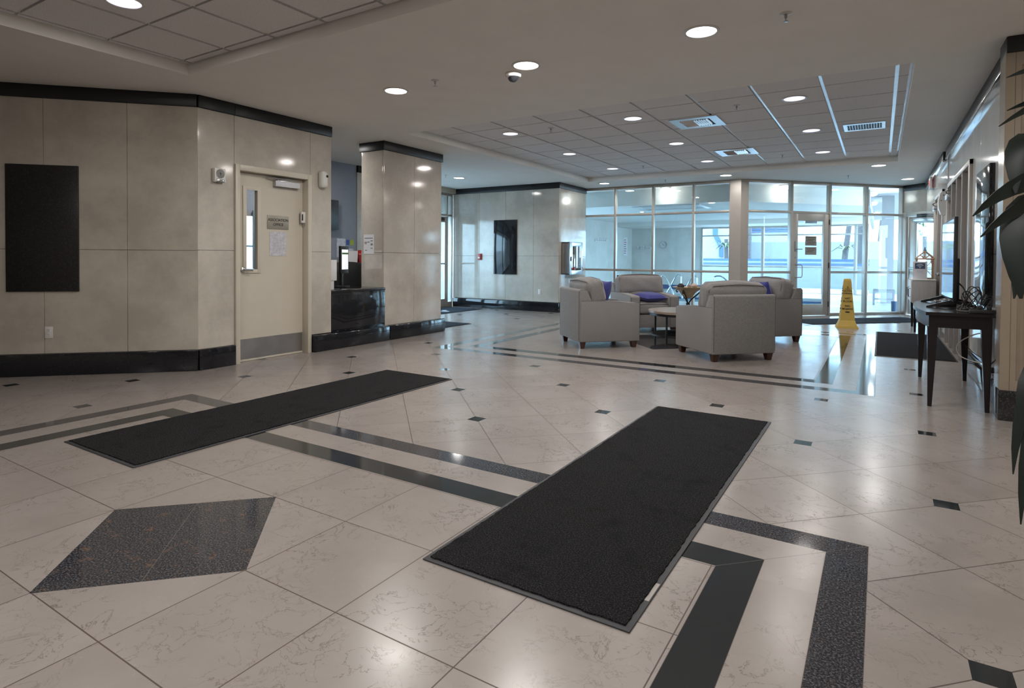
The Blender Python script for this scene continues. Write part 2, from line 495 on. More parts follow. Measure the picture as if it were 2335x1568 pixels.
def mesh_of(mb, name, mats, smooth):
    me = bpy.data.meshes.new(name)
    bmesh.ops.recalc_face_normals(mb.b, faces=mb.b.faces[:])
    mb.b.to_mesh(me); mb.b.free()
    for m in (mats if isinstance(mats, (list, tuple)) else [mats]): me.materials.append(m)
    if smooth:
        me.polygons.foreach_set('use_smooth', [True]*len(me.polygons))
        try: me.set_sharp_from_angle(angle=R(38))
        except Exception: pass
    return me

def obj(name, mb, mats, parent=None, smooth=True, loc=(0, 0, 0), rz=0., label=None):
    o = bpy.data.objects.new(name, mesh_of(mb, name, mats, smooth))
    C.objects.link(o)
    o.location = loc; o.rotation_euler = (0, 0, rz)
    if parent is not None: o.parent = parent
    if label: o['label'] = label
    return o

def tag(o, label, cat, group=None, kind=None):
    o['label'] = label; o['category'] = cat
    if group: o['group'] = group
    if kind: o['kind'] = kind
    return o

def thing(name, label, cat, loc=(0, 0, 0), rz=0., group=None, kind=None):
    o = bpy.data.objects.new(name, None); o.empty_display_size = .1
    C.objects.link(o); o.location = loc; o.rotation_euler = (0, 0, rz)
    return tag(o, label, cat, group, kind)

def struct(name, mb, mats, label, cat='structure', parent=None, smooth=False, loc=(0, 0, 0), rz=0.):
    o = obj(name, mb, mats, parent, smooth, loc, rz)
    if parent is None: tag(o, label, cat, kind='structure')
    return o

def copy_tree(o, parent=None):
    c = o.copy(); C.objects.link(c); c.parent = parent
    for ch in list(o.children): copy_tree(ch, c)
    return c

def dup(root, loc, rz=None, label=None, group=None):
    c = copy_tree(root)
    c.location = loc
    if rz is not None: c.rotation_euler = (0, 0, rz)
    if label: c['label'] = label
    if group: c['group'] = group
    return c

def text(name, s, size, m, parent, loc, align='CENTER', rz=0., ext=.0006, sx=1.0, bold=0.):
    """upright lettering facing local -Y"""
    cu = bpy.data.curves.new(name, 'FONT'); cu.body = s; cu.size = size
    cu.align_x = align; cu.align_y = 'CENTER'; cu.extrude = ext; cu.offset = bold
    cu.resolution_u = 3
    to = bpy.data.objects.new('tmp', cu); C.objects.link(to)
    dg = bpy.context.evaluated_depsgraph_get(); dg.update()
    me = bpy.data.meshes.new_from_object(to.evaluated_get(dg))
    bpy.data.objects.remove(to); bpy.data.curves.remove(cu)
    me.transform(Matrix.Diagonal((sx, 1, 1, 1)))
    me.transform(Matrix.Rotation(PI/2, 4, 'X'))
    me.materials.clear(); me.materials.append(m)
    o = bpy.data.objects.new(name, me); C.objects.link(o)
    o.parent = parent; o.location = loc; o.rotation_euler = (0, 0, rz)
    return o

def xzprism(pts, y0, y1):
    b = MB()
    lo_ = [b.b.verts.new((p[0], y0, p[1])) for p in pts]; hi_ = [b.b.verts.new((p[0], y1, p[1])) for p in pts]
    n = len(pts); b.b.faces.new(lo_); b.b.faces.new(hi_[::-1])
    for i in range(n): b.b.faces.new((lo_[i], lo_[(i+1) % n], hi_[(i+1) % n], hi_[i]))
    return b
def rot(ax, a): return Matrix.Rotation(R(a), 4, ax)
def tr(x, y, z): return Matrix.Translation((x, y, z))

# ------------------------------------------------------------------ floor and ceiling
ZC = 2.92          # soffit
ZT = 3.03          # lay-in tile field
S45 = math.sqrt(.5)

fl = MB()
fl.prism([(-10.2, -5.4), (3.2, -5.4), (3.2, 15.3), (1.62, 15.0), (.41, 16.2), (-2.43, 13.28), (-10.2, 13.28)], -.12, 0)
struct('floor', fl, m_floor, 'polished limestone lobby floor with dark stone borders and small dark squares', 'floor')

ce = MB()
for pts in ([(-10.2, -5.4), (3.2, -5.4), (3.2, -3.5), (-10.2, -3.5)],
            [(-10.2, -3.5), (-5.56, -3.5), (-5.56, 3.14), (-10.2, 3.14)], [(.23, -3.5), (3.2, -3.5), (3.2, 3.14), (.23, 3.14)],
            [(-10.2, 3.14), (3.2, 3.14), (3.2, 6.17), (-10.2, 6.17)],
            [(-10.2, 6.17), (-5.56, 6.17), (-5.56, 12.12), (-10.2, 12.12)], [(.23, 6.17), (3.2, 6.17), (3.2, 12.12), (.23, 12.12)],
            [(-10.2, 12.12), (3.2, 12.12), (3.2, 15.0), (1.62, 15.0), (.41, 16.2), (-2.43, 13.28), (-10.2, 13.28)]):
    ce.prism(pts, ZC, 3.3)
struct('ceiling', ce, m_ceil, 'smooth painted soffit around the two recessed ceiling fields', 'ceiling')

def tray(name, x0, x1, y0, y1, xs, ys, label):
    b = MB()
    ex = [x0]+[q for q in sorted(xs) if x0+.02 < q < x1-.02]+[x1]; ey = [y0]+[q for q in sorted(ys) if y0+.02 < q < y1-.02]+[y1]
    b.slot(1).box(x0, x1, y0, y1, ZT, ZT+.05)
    b.slot(0)
    for i in range(len(ex)-1):
        for j in range(len(ey)-1):
            gx0 = .018 if i else .024; gx1 = .018 if i < len(ex)-2 else .024
            b.box(ex[i]+gx0, ex[i+1]-gx1, ey[j]+.011, ey[j+1]-.011, ZT-.013, ZT+.01)
    struct(name, b, [m_tile, m_tbar], label, 'ceiling')
tray('ceiling_lounge', -5.56, .23, 6.17, 12.12, [.11-.645*k for k in range(10)], [6.28+.634*k for k in range(11)],
     'recessed field of square acoustic tiles over the lounge')
tray('ceiling_front', -5.56, .23, -3.5, 3.14, [-5.485+.615*k for k in range(11)], [3.05-.615*k for k in range(12)],
     'recessed field of square acoustic tiles over the front of the lobby')

# ------------------------------------------------------------------ slab clad walls
def clad(name, A, B, rects, z0, z1, label, m=None, thick=.16, cat='wall', band=True, base=True, back=None, bproj=.045):
    """stone slabs on a wall from A to B, seen from the side where A is on the left; rects (s0,s1,z0,z1)"""
    dx, dy = B[0]-A[0], B[1]-A[1]; L = math.hypot(dx, dy); rz = math.atan2(dy, dx)
    b = MB()
    b.slot(1)
    for q in (back or [(0, L, z0, z1)]): b.box(q[0]+(.035 if q[0] < .01 else 0), q[1]-(.035 if q[1] > L-.01 else 0), .02, thick, q[2], q[3])
    b.slot(0)
    for q in rects: b.box(q[0]+.0018, q[1]-.0018, 0, .03, q[2]+.0018, q[3]-.0018, .0015, 1)
    o = struct(name, b, [m or m_stone, m_grout], label, cat, loc=(A[0], A[1], 0), rz=rz)
    return L, rz
def band(name, A, B, z0, z1, proj, label, m=None, ext=(0, 0), bev=.006, splits=()):
    dx, dy = B[0]-A[0], B[1]-A[1]; L = math.hypot(dx, dy); rz = math.atan2(dy, dx)
    b = MB(); e = [-ext[0]]+list(splits)+[L+ext[1]]
    for p, q in zip(e, e[1:]): b.box(p+.0008, q-.0008, -proj, .03, z0, z1, bev, 2)
    struct(name, b, m or m_black, label, 'trim', loc=(A[0], A[1], 0), rz=rz, smooth=True)

ZB = 2.79     # underside of the black crown band
# left angled wall, seen from the camera: far left end A .. corner B
CX, CYY = -6.15, 3.57
LA = (CX-3.6*S45, CYY-3.6*S45); LB = (CX, CYY)
sl = [3.6-q for q in (3.55, 2.9, 2.16, 1.415, .665, 0)]
rects = []
for p, q in zip(sl, sl[1:]):
    rects += [(p, q, .22, 1.275), (p, q, 1.275, ZB)]
clad('wall_left', LA, LB, rects, 0, ZC, 'angled cream limestone wall at the left with a tall black panel')
band('trim_1', LA, LB, ZB, ZC, .02, 'black stone crown band on the angled left wall', ext=(0, .0), m=m_crown)
band('baseboard_left', LA, LB, 0, .22, .035, 'black stone baseboard of the angled left wall', ext=(0, .01))
# office wall (x = -6.15)
OA, OB = (CX, CYY), (CX, 5.37)
oy = lambda y: y-CYY
dL, dR, dT = 3.99, 5.03, 2.25
clad('wall_office', OA, OB, [(0, oy(dL), .22, 1.28), (0, oy(dL), 1.28, ZB), (oy(dL), oy(dR), dT, ZB), (oy(dR), oy(5.37), .22, 1.28), (oy(dR), oy(5.37), 1.28, ZB)],
     0, ZC, 'cream limestone wall around the office door',
     back=[(0, oy(dL), 0, ZC), (oy(dL), oy(dR), dT, ZC), (oy(dR), oy(5.37), 0, ZC)])
band('trim_2', OA, OB, ZB, ZC, .02, 'black stone crown band above the office door', splits=(.42,), m=m_crown)
band('baseboard_office', OA, (CX, dL), 0, .22, .035, 'short black baseboard left of the office door')
# column and counter base
band('baseboard_counter', (CX, 5.04), (CX-.03, 7.74), 0, .215, .075, 'black bullnose baseboard under the counter and the column', bev=.02, splits=(1.38,))
# column
KX, KY0, KY1 = -6.19, 6.385, 7.72
cb = MB()
cb.slot(1).box(KX-.42, KX-.02, KY0+.02, KY1-.02, 0, ZC)
cb.slot(0)
for y0, y1 in ((KY0, 7.05), (7.05, KY1)):
    for z0, z1 in ((.2, 1.285), (1.285, ZB)): cb.box(KX-.03, KX, y0+.0018, y1-.0018, z0+.0018, z1-.0018, .0015, 1)
for z0, z1 in ((.76, 1.285), (1.285, ZB)):
    cb.box(KX-.44, KX-.032, KY0, KY0+.03, z0+.0018, z1-.0018, .0015, 1)
    cb.box(KX-.428, KX-.032, KY1-.03, KY1-.0004, z0+.0018, z1-.0018, .0015, 1)
cb.box(KX-.46, KX-.43, KY0, KY1, 0, ZB)
struct('wall_column', cb, [m_stone, m_grout], 'free standing limestone column right of the reception counter', 'column')
cbb = MB().box(KX-.49, KX+.02, KY0-.025, KY1+.02, ZB, ZC, .005)
struct('trim_3', cbb, m_crown, 'black stone crown band around the column', 'trim', smooth=True)
# far wall (y = 11.82)
FA, FB = (-9.08, 11.82), (-6.12, 11.82)
fx = lambda x: x+9.08
fs = [0]+[fx(x) for x in (-8.94, -8.29, -7.54, -6.78)]+[fx(-6.12)]
rects = []
for p, q in zip(fs, fs[1:]): rects += [(p, q, .22, 1.265), (p, q, 1.265, ZB)]
clad('wall_far', FA, FB, rects, 0, ZC, 'far limestone wall left of the glass partition')
band('trim_4', FA, FB, ZB, ZC, .02, 'black stone crown band of the far wall', ext=(.1, .02), m=m_crown)
band('baseboard_far', FA, FB, 0, .21, .035, 'black stone baseboard of the far wall', ext=(0, .02))
# return wall up to the glass (x = -6.12)
clad('wall_return', (-6.12, 11.82), (-6.12, 13.24), [(.031, 1.42, .22, 1.265), (.031, 1.42, 1.265, ZB)], 0, ZC, 'short limestone return wall with the extinguisher cabinet', thick=.14)
band('trim_5', (-6.12, 11.82), (-6.12, 13.24), ZB, ZC, .02, 'black stone crown band of the short return wall', ext=(-.001, 0), m=m_crown)
band('baseboard_return', (-6.12, 11.82), (-6.12, 13.24), 0, .21, .035, 'black baseboard of the short return wall')

# right wall, pilaster
PX, PY = .79, 5.83
pl = MB()
prof = [(0, 0)]
x = .095
while x < 1.5:
    prof.append((x, 0))
    for k in range(1, 8):
        a = PI*k/8; prof.append((x+.024-.024*math.cos(a), .018*math.sin(a)))
    prof.append((x+.048, 0)); x += .082
prof += [(2.3, 0), (2.3, .25), (0, .25)]
pl.prism([(p[0]+PX, p[1]+PY) for p in prof], .31, 2.70)
pl.box(PX, PX+2.3, PY, PY+.25, .215, .31); pl.box(PX, PX+2.3, PY, PY+.25, 2.70, 2.81)
pl.slot(1).box(PX+.058, PX+.0605, PY-.0006, PY+.01, .215, 2.81)
struct('wall_pilaster', pl, [m_stone2, m_grout], 'fluted beige stone pilaster at the right edge', 'wall')
pb = MB().box(PX-.006, PX+2.3, PY-.012, PY+.26, 0, .232, .004)
struct('baseboard_pilaster', pb, m_speck, 'speckled black stone base of the fluted pilaster', 'trim', smooth=True)
pt = MB().box(PX-.002, PX+2.3, PY-.03, PY+.26, 2.80, ZC, .008, 3)
struct('trim_6', pt, m_crown, 'black stone crown of the fluted pilaster', 'trim', smooth=True)

WX1, WX2 = .86, .845
# wall one: from y=11.12 (left end) to y=6.08; local s = 11.12 - y
ws = lambda y: 11.12-y
clad('wall_right', (WX1, 11.12), (WX1, 6.06), [(ws(8.30), ws(7.72), .22, ZB), (ws(7.72), ws(6.06), .22, 1.28), (ws(7.72), ws(6.06), 1.28, ZB), (ws(11.0), ws(8.30), 2.36, ZB), (ws(11.12), ws(11.0), .22, ZB)],
     0, ZC, 'polished stone wall at the right behind the television', m=m_stone4, back=[(0, ws(11.0), 0, ZC), (ws(11.0), ws(8.30), 2.36, ZC), (ws(8.30), ws(6.06), 0, ZC)], thick=.2)
band('trim_7', (WX1, 11.12), (WX1, 6.06), ZB, ZC, .04, 'black crown band on the right wall nearest the camera', m=m_crown)
band('trim_11', (WX1, 11.12), (WX1, 6.06), 2.755, ZB-.002, .05, 'polished metal strip under the crown band of the right wall', m=m_chrome, bev=.008)
band('trim_12', (WX2, 15.8), (WX2, 11.4), 2.755, ZB-.002, .05, 'polished metal strip under the far crown band', m=m_chrome, bev=.008)
band('baseboard_right', (WX1, 8.30), (WX1, 6.06), 0, .22, .035, 'polished baseboard of the right wall', bev=.012)
# wall two
clad('wall_right_far', (WX2, 15.8), (WX2, 11.12), [(0, 2.55, .1, ZB), (2.55, 4.25, 2.36, ZB), (4.25, 4.68, .1, ZB)],
     0, ZC, 'far stretch of the polished right wall past the first doors', m=m_stone4, back=[(0, 2.55, 0, ZC), (2.55, 4.25, 2.36, ZC), (4.25, 4.68, 0, ZC)], thick=.2)
band('trim_8', (WX2, 15.8), (WX2, 11.4), ZB, ZC, .04, 'black crown band on the far stretch of the right wall', m=m_crown)
band('baseboard_right_far', (WX2, 15.8), (WX2, 13.3), 0, .1, .02, 'low baseboard of the far right wall', m=m_stone)

def door_bay(name, x, y0, y1, n, z1, label):
    """flush doors in a right-hand wall, facing -X, seen at a glancing angle"""
    t = thing(name, label, 'door', (x, y1, 0), -PI/2, kind='structure')
    L = y1-y0
    obj('frame', MB().box(0, L, -.03, .09, z1-.06, z1, .004).box(0, .06, -.03, .09, 0, z1, .004).box(L-.06, L, -.03, .09, 0, z1, .004), m_alu, t)
    w = (L-.12)/n
    for k in range(n):
        s0 = .06+k*w
        d = obj('door_panel', MB().box(s0+.004, s0+w-.05, .05, .095, .01, z1-.065, .003), m_panel, t)
        obj('jamb', MB().box(s0+w-.05, s0+w-.004 if k == n-1 else s0+w, -.028, .09, 0, z1-.06, .003), m_panel, t)
        obj('edge_strip', MB().box(s0+w-.052, s0+w-.047, -.032, -.02, .01, z1-.06), m_steel, t)
    obj('backing', MB().box(.0, L, .11, .13, 0, z1), m_grout, t)
    return t, w
db, dw = door_bay('door_3', WX1, 8.33, 10.97, 4, 2.36, 'row of taupe doors with metal edges in the right wall')
cl = obj('closer', MB().box(.10, .42, -.06, .045, 2.11, 2.19, .01), m_steel, db)
obj('closer_arm', MB().tube([(.15, -.03, 2.2), (.4, -.075, 2.22), (.55, -.02, 2.24)], .008), m_blk, cl)
obj('sticker', MB().box(.25, .40, .046, .0495, 1.94, 2.08), m_paper, db)
db2, dw2 = door_bay('door_4', WX2, 11.58, 13.22, 2, 2.36, 'pair of taupe doors at the far end of the right wall')
cl = obj('closer', MB().box(.10, .42, -.06, .045, 2.11, 2.19, .01), m_steel, db2)
obj('closer_arm', MB().tube([(.15, -.03, 2.2), (.4, -.075, 2.22), (.55, -.02, 2.24)], .008), m_blk, cl)
obj('knob', MB().lathe([(0, 0), (.03, .01), (.03, .04), (.012, .05), (.012, .07)], 14, mtx=tr(1.2, -.03, 1.0) @ rot('X', 90) @ tr(0, 0, -.03)), m_steel, db2)

# angled exit wall at the far right, from the glass (.41,16.2) to (1.62,15.0)
EA, EB = (.41, 16.2), (1.62, 15.0)
L = math.hypot(1.21, 1.2)
b = MB()
b.slot(0).box(0.03, L, 0, .03, 2.30, ZB).slot(1).box(0, L, .03, .12, 2.30, ZC)
struct('wall_exit', b, [m_stone, m_grout], 'angled stone lintel wall over the glazed exit door', 'wall', loc=(*EA, 0), rz=-PI/4)
band('trim_9', EA, EB, ZB, ZC, .02, 'black crown band over the glazed exit door', m=m_crown)
ed = thing('door_5', 'glazed exit door at the far right with a notice outside', 'door', (*EA, 0), -PI/4, kind='structure')
obj('frame', MB().box(.04, .14, -.03, .10, 0, 2.30, .004).box(.14, L-.05, -.03, .10, 2.21, 2.30, .004).box(L-.15, L-.05, -.03, .10, 0, 2.3, .004), m_alu, ed)
obj('leaf', MB().box(.16, .36, .02, .07, .01, 2.2, .003).box(1.15, 1.35, .02, .07, .01, 2.2, .003).box(.36, 1.15, .02, .07, 2.05, 2.2, .003).box(.36, 1.15, .02, .07, .01, .22, .003), m_alu, ed)
obj('pane', MB().box(.36, 1.15, .043, .049, .22, 2.05), m_glass, ed, smooth=False)
obj('push_bar', MB().box(.22, 1.3, -.04, .0, 1.02, 1.07, .01), m_steel, ed)
cl = obj('closer', MB().box(.34, .74, -.07, .02, 2.08, 2.16, .01), m_steel, ed)
obj('closer_arm', MB().tube([(.42, -.04, 2.175), (.8, -.12, 2.2), (.62, -.03, 2.225)], .009), m_blk, cl)
obj('closer_plate', MB().box(.40, .78, -.035, -.02, 2.19, 2.25, .004), m_blk, ed)
obj('side_wall', MB().box(1.35, L, .0, .1, 0, 2.3), m_stone, ed)

# ------------------------------------------------------------------ glass partitions
def glazing(name, A, B, muls, trans, z1, label, first=.05, m=None, depth=.11, mw=.05, pane=None, skip=(), bot=.05):
    dx, dy = B[0]-A[0], B[1]-A[1]; L = math.hypot(dx, dy); rz = math.atan2(dy, dx)
    t = thing(name, label, 'window', (*A, 0), rz, kind='structure')
    m = m or m_alu
    fr = MB()
    segs = [0]+list(muls)+[L]
    for q in segs: fr.box(max(0, q-mw/2), min(L, q+mw/2), -.03, depth-.03, 0, z1, .004)
    for p, q in zip(segs, segs[1:]):
        k = segs.index(p); p, q = p+mw/2, q-mw/2
        zz = [(z-.025, z+.025) for z in trans]+[(z1-.06, z1), (0, bot)]
        if k in skip: zz = [(trans[-1]-.025, trans[-1]+.025), (z1-.06, z1)]
        for a, c in zz: fr.box(p, q, -.028, depth-.032, a, c, .004)
    obj('frame', fr, m, t)
    for p, q in zip(segs, segs[1:]):
        k = segs.index(p)
        zs = ([bot]+[z for z in trans]+[z1-.06]) if k not in skip else [trans[-1], z1-.06]
        for a, c in zip(zs, zs[1:]):
            obj('pane', MB().box(p+mw/2-.003, q-mw/2+.003, .018, .024, a+.02, c-.02), pane or m_glass, t, smooth=False)
    return t
G1A, G1B = (-6.27, 13.28), (-2.74, 13.28)
glazing('window_1', G1A, G1B, [.90, 1.82, 2.74], [.95, 2.25], ZC, 'long glass partition looking into the pool room')
obj_p = MB().prism([(-2.74, 13.20), (-2.52, 13.20), (-2.38, 13.27), (-2.42, 13.40), (-2.74, 13.42)], 0, ZC)
struct('wall_mullion_post', obj_p, m_alu, 'wide metal post where the two glass partitions meet', 'post')
G2A, G2B = (-2.42, 13.29), (.41, 16.2)
g2 = glazing('window_2', G2A, G2B, [1.105, 2.09, 3.07], [.95, 2.25], ZC, 'angled glass partition with the pool door', skip=(1,))
# pool door in the second bay of the angled partition
pd = thing('door_2', 'glazed metal door to the pool in the angled partition', 'door', (*G2A, 0), math.atan2(G2B[1]-G2A[1], G2B[0]-G2A[0]), kind='structure')
d0, d1 = 1.135, 2.06
obj('leaf', MB().box(d0, d0+.13, -.02, .03, .01, 2.22, .003).box(d1-.13, d1, -.02, .03, .01, 2.22, .003).box(d0+.13, d1-.13, -.02, .03, 2.07, 2.22, .003).box(d0+.13, d1-.13, -.02, .03, .01, .25, .003), m_alu, pd)
obj('pane', MB().box(d0+.125, d1-.125, .002, .008, .245, 2.075), m_glass, pd, smooth=False)
obj('pull_handle', MB().tube([(d0+.07, -.02, 1.11), (d0+.07, -.07, 1.11), (d0+.17, -.09, 1.11), (d0+.19, -.09, 1.08), (d0+.19, -.09, .87), (d0+.17, -.09, .84), (d0+.07, -.07, .84), (d0+.07, -.02, .84)], .011), m_steel, pd)
lk = obj('lock_case', MB().box(d0+.045, d0+.095, -.045, -.02, 1.40, 1.62, .006), m_steel, pd)
obj('lever', MB().tube([(d0+.07, -.045, 1.45), (d0+.07, -.08, 1.45), (d0+.19, -.085, 1.45)], .010), m_steel, lk)
obj('lock_cylinder', MB().lathe([(.017, 0), (.017, .02), (0, .022)], 14, mtx=tr(d0+.07, -.02, 1.27) @ rot('X', 90)), m_steel, pd)
for z in (.25, 1.10, 2.05): obj('hinge', MB().box(d1-.004, d1+.014, -.035, -.018, z-.06, z+.06, .003), m_blk, pd)
obj('closer_box', MB().box(d0+.36, d0+.66, .031, .08, 2.02, 2.10, .006), m_steel, pd)
for (z0, z1_, nm, ls) in ((1.53, 1.74, 'engraved grey pool notice on the glass door, upper of the two', 5), (1.33, 1.50, 'engraved grey pool notice on the glass door, lower of the two', 3)):
    q = thing('door_notice', nm, 'sign', (*G2A, 0), pd.rotation_euler[2], 'notices on the pool door')
    obj('plate', MB().box(d0+.33, d0+.62, -.006, .0, z0, z1_), m_sign, q)
    rows = ['POOL HOURS', '', '', '', ''][:0]
    lb = MB()
    for k in range(ls): lb.box(d0+.36+.02*(k % 2), d0+.59-.03*(k % 3), -.0075, -.006, z1_-.04-k*.034, z1_-.03-k*.034)
    obj('lettering', lb, m_ink, q)

# ------------------------------------------------------------------ entrance glazing at the far left (x = -9.12)
eg = glazing('window_3', (-9.12, 7.9), (-9.12, 11.79), [.9, 1.9, 2.83, 3.68], [2.26], 2.80, 'glazed entrance front at the far left', bot=.12)
hd = MB().box(-9.30, -9.0, 7.75, 11.82, 2.80, ZC)
struct('wall_entrance_header', hd, m_paint, 'painted header over the entrance glazing', 'wall')
dd = thing('door_6', 'glazed entrance door at the far left', 'door', (-9.12, 7.9, 0), PI/2, kind='structure')
obj('leaf', MB().box(2.86, 2.98, -.045, -.03, .02, 2.22).box(3.56, 3.67, -.045, -.03, .02, 2.22).box(2.98, 3.56, -.045, -.03, 2.08, 2.22).box(2.98, 3.56, -.045, -.03, .02, .20), m_alu, dd)
obj('push_bar', MB().box(2.9, 3.62, -.085, -.05, 1.05, 1.085, .006), m_steel, dd)
obj('closer', MB().box(3.1, 3.5, -.09, -.046, 2.11, 2.19, .008), m_blk, dd)
louv = thing('louvre_canopy', 'grey slatted canopy outside the entrance transom', 'canopy', (-9.9, 7.7, 0))
for k in range(6): obj('slat', MB().box(-.25, .1, 0, 4.2, 2.30+.1*k, 2.355+.1*k, mtx=None), m_steel, louv)
for y in (0, 4.1): obj('slat_post', MB().box(-.3, -.2, y, y+.1, -.02, 2.95), m_steel, louv)

# ------------------------------------------------------------------ office (behind the counter)
ofw = MB()
ofw.box(-8.46, -8.30, 3.3, 5.40, 0, ZC).box(-8.46, -8.30, 5.40, 5.86, 0, .95).box(-8.46, -8.30, 5.40, 5.86, 1.88, ZC).box(-8.46, -8.30, 5.86, 7.84, 0, ZC)
struct('wall_office_back', ofw, m_grey, 'blue grey painted back wall of the office', 'wall')
ofs = MB().box(-8.46, -6.72, 3.28, 3.36, 0, ZC)
struct('wall_office_side', ofs, m_grey, 'side wall of the office behind the door', 'wall')
ow = thing('window_4', 'small office window with a curtain seen through the door light', 'window', (-8.30, 5.40, 0), PI/2, kind='structure')
obj('frame', MB().box(0, .46, -.01, .06, 1.84, 1.88).box(0, .46, -.01, .06, .95, .98).box(0, .03, -.01, .06, .95, 1.88).box(.43, .46, -.01, .06, .95, 1.88).box(0, .46, .02, .05, 1.36, 1.39), m_alu, ow)
obj('pane', MB().box(.03, .43, .05, .056, .98, 1.84), m_clear, ow, smooth=False)
cu = MB()
cpts = [(.26+.22*k/30, -.045-.018*math.sin(k*1.3)) for k in range(31)]
cu.prism(cpts+[(p[0], p[1]+.004) for p in reversed(cpts)], .80, 1.93)
obj('curtain', cu, m_curt, ow)
stp = MB().box(-8.46, -8.29, 7.85, 8.9, 0, ZB)
struct('wall_hall', stp, m_stone, 'pale stone wall strip beyond the office back wall', 'wall')
struct('trim_10', MB().box(-8.47, -8.27, 7.85, 8.92, ZB, ZC, .004), m_black, 'black crown band on the stone strip beyond the office', 'trim')

# reception counter
ct = thing('reception_counter', 'black reception counter with polished granite top left of the column', 'counter', (-6.165, 5.37, 0))
obj('front_panel', MB().box(-.06, 0, .0, 1.015, .20, .74, .002), m_black, ct)
obj('countertop', MB().box(-.62, .015, -.0, 1.013, .74, .775, .008), m_speck, ct)
obj('cabinet_body', MB().box(-.60, -.06, .02, 1.0, 0, .74), m_esp, ct)

# office door
od = thing('door_1', 'cream painted office door with narrow vision light and steel kick plate', 'door', (CX, dL, 0), PI/2, kind='structure')
OW = dR-dL
obj('frame', MB().box(0, .055, -.03, .15, 0, dT, .004).box(OW-.055, OW, -.03, .15, 0, dT, .004).box(.055, OW-.055, -.03, .15, dT-.065, dT, .004)
    .box(.055, .07, .125, .15, 0, dT-.065).box(OW-.07, OW-.055, .125, .15, 0, dT-.065).box(.07, OW-.07, .125, .15, dT-.08, dT-.065), m_paint, od)
DY = .075
lf = MB()
a0, a1, z0, z1 = .197, .337, 1.065, 1.985
lf.box(.058, a0, DY, DY+.045, .003, dT-.07).box(a1, OW-.058, DY, DY+.045, .003, dT-.07).box(a0, a1, DY, DY+.045, .003, z0).box(a0, a1, DY, DY+.045, z1, dT-.07)
lo = obj('leaf', lf, m_paint, od, smooth=False)
obj('vision_frame', MB().box(a0-.045, a0, DY-.012, DY, z0-.045, z1+.045, .003).box(a1, a1+.045, DY-.012, DY, z0-.045, z1+.045, .003).box(a0, a1, DY-.012, DY, z0-.045, z0, .003).box(a0, a1, DY-.012, DY, z1, z1+.045, .003), m_paint, od)
obj('vision_pane', MB().box(a0, a1, DY+.02, DY+.026, z0, z1), m_clear, od, smooth=False)
kp = MB().box(.09, OW-.065, DY-.004, DY, .03, .26)
for k in range(7):
    for z in (.05, .24): kp.lathe([(.006, 0), (.004, .003), (0, .003)], 8, mtx=tr(.115+k*.134, DY-.004, z) @ rot('X', 90))
obj('kick_plate', kp, m_steel, od)
cl = obj('closer', MB().box(.55, .90, DY-.06, DY, 2.06, 2.13, .003), m_steel, od, smooth=False)
obj('closer_arm', MB().tube([(.61, DY-.04, 2.135), (.77, DY-.11, 2.15), (.45, DY-.04, 2.155)], .008).box(.58, .69, DY-.05, DY-.01, 2.13, 2.15), m_steel, cl)
hdl = obj('rosette', MB().lathe([(.032, 0), (.032, .012), (.02, .02), (0, .02)], 18, mtx=tr(.155, DY, 1.06) @ rot('X', 90)), m_steel, od)
obj('lever', MB().tube([(.155, DY, 1.06), (.155, DY-.055, 1.06), (.24, DY-.06, 1.055)], .010), m_steel, hdl)
obj('hinge', MB().box(OW-.07, OW-.05, DY-.04, DY-.005, 1.60, 1.72, .003), m_steel, od)
dchk = thing('door_release', 'small white push button box on the office door frame', 'switch', (CX-.045, 4.912, 1.64), PI/2)
obj('case', MB().box(-.0, .06, -.03, 0, 0, .14, .006), m_white, dchk)
obj('button', MB().box(.002, .018, -.038, -.03, .03, .11, .003), m_blk, dchk)
sg = thing('door_sign', 'engraved grey ASSOCIATION OFFICE plate on the cream door', 'sign', (CX-.075, 4.61, 1.548), PI/2)
obj('plate', MB().box(-.15, .15, -.008, 0, 0, .165, .002), m_sign, sg)
text('lettering', 'ASSOCIATION', .045, m_ink, sg, (0, -.0085, .110), sx=.98, bold=.0006)
text('lettering', 'OFFICE', .045, m_ink, sg, (0, -.0085, .055), sx=.98, bold=.0006)
pn = thing('door_paper', 'crumpled paper notice in a plastic sleeve under the office sign', 'paper', (CX-.075, 4.61, 1.225), PI/2)
pp = MB().box(-.115, .115, -.004, -.001, 0, .29)
obj('sleeve', pp, m_gloss, pn)
lb = MB()
for k in range(11): lb.box(-.085, .085-.05*((k*3) % 4 == 0)-.03*(k % 2), -.0048, -.004, .245-k*.02, .249-k*.02)
obj('print', lb, mat('faint_print', (.42, .42, .46), .6), pn)

# items on the office wall
sp = thing('alarm_speaker', 'square white alarm speaker left of the office door', 'alarm', (CX, 3.795, 2.02), PI/2)
obj('case', MB().box(-.065, .065, -.05, 0, 0, .15, .008), m_white, sp)
gr = MB()
for k in range(5): gr.lathe([(.012+.009*k, 0), (.012+.009*k, .003), (.015+.009*k, .003), (.015+.009*k, 0)], 20, mtx=tr(0, -.05, .092) @ rot('X', 90))
obj('grille', gr, m_trim, sp)
obj('strobe', MB().box(-.05, .05, -.06, -.01, .0, .028, .006), m_chrome, sp)
sn = thing('air_freshener', 'white curved dispenser with a dark lens right of the office door', 'dispenser', (CX, 5.195, 2.10), PI/2)
obj('case', MB().puff(.105, .09, .22, .035, (0, .012, 0), 6, tr(0, -.045, .11)), m_white, sn)
obj('lens', MB().lathe([(.018, 0), (.016, .008), (0, .011)], 14, mtx=tr(0.02, -.098, .15) @ rot('X', 90)), m_blk, sn)

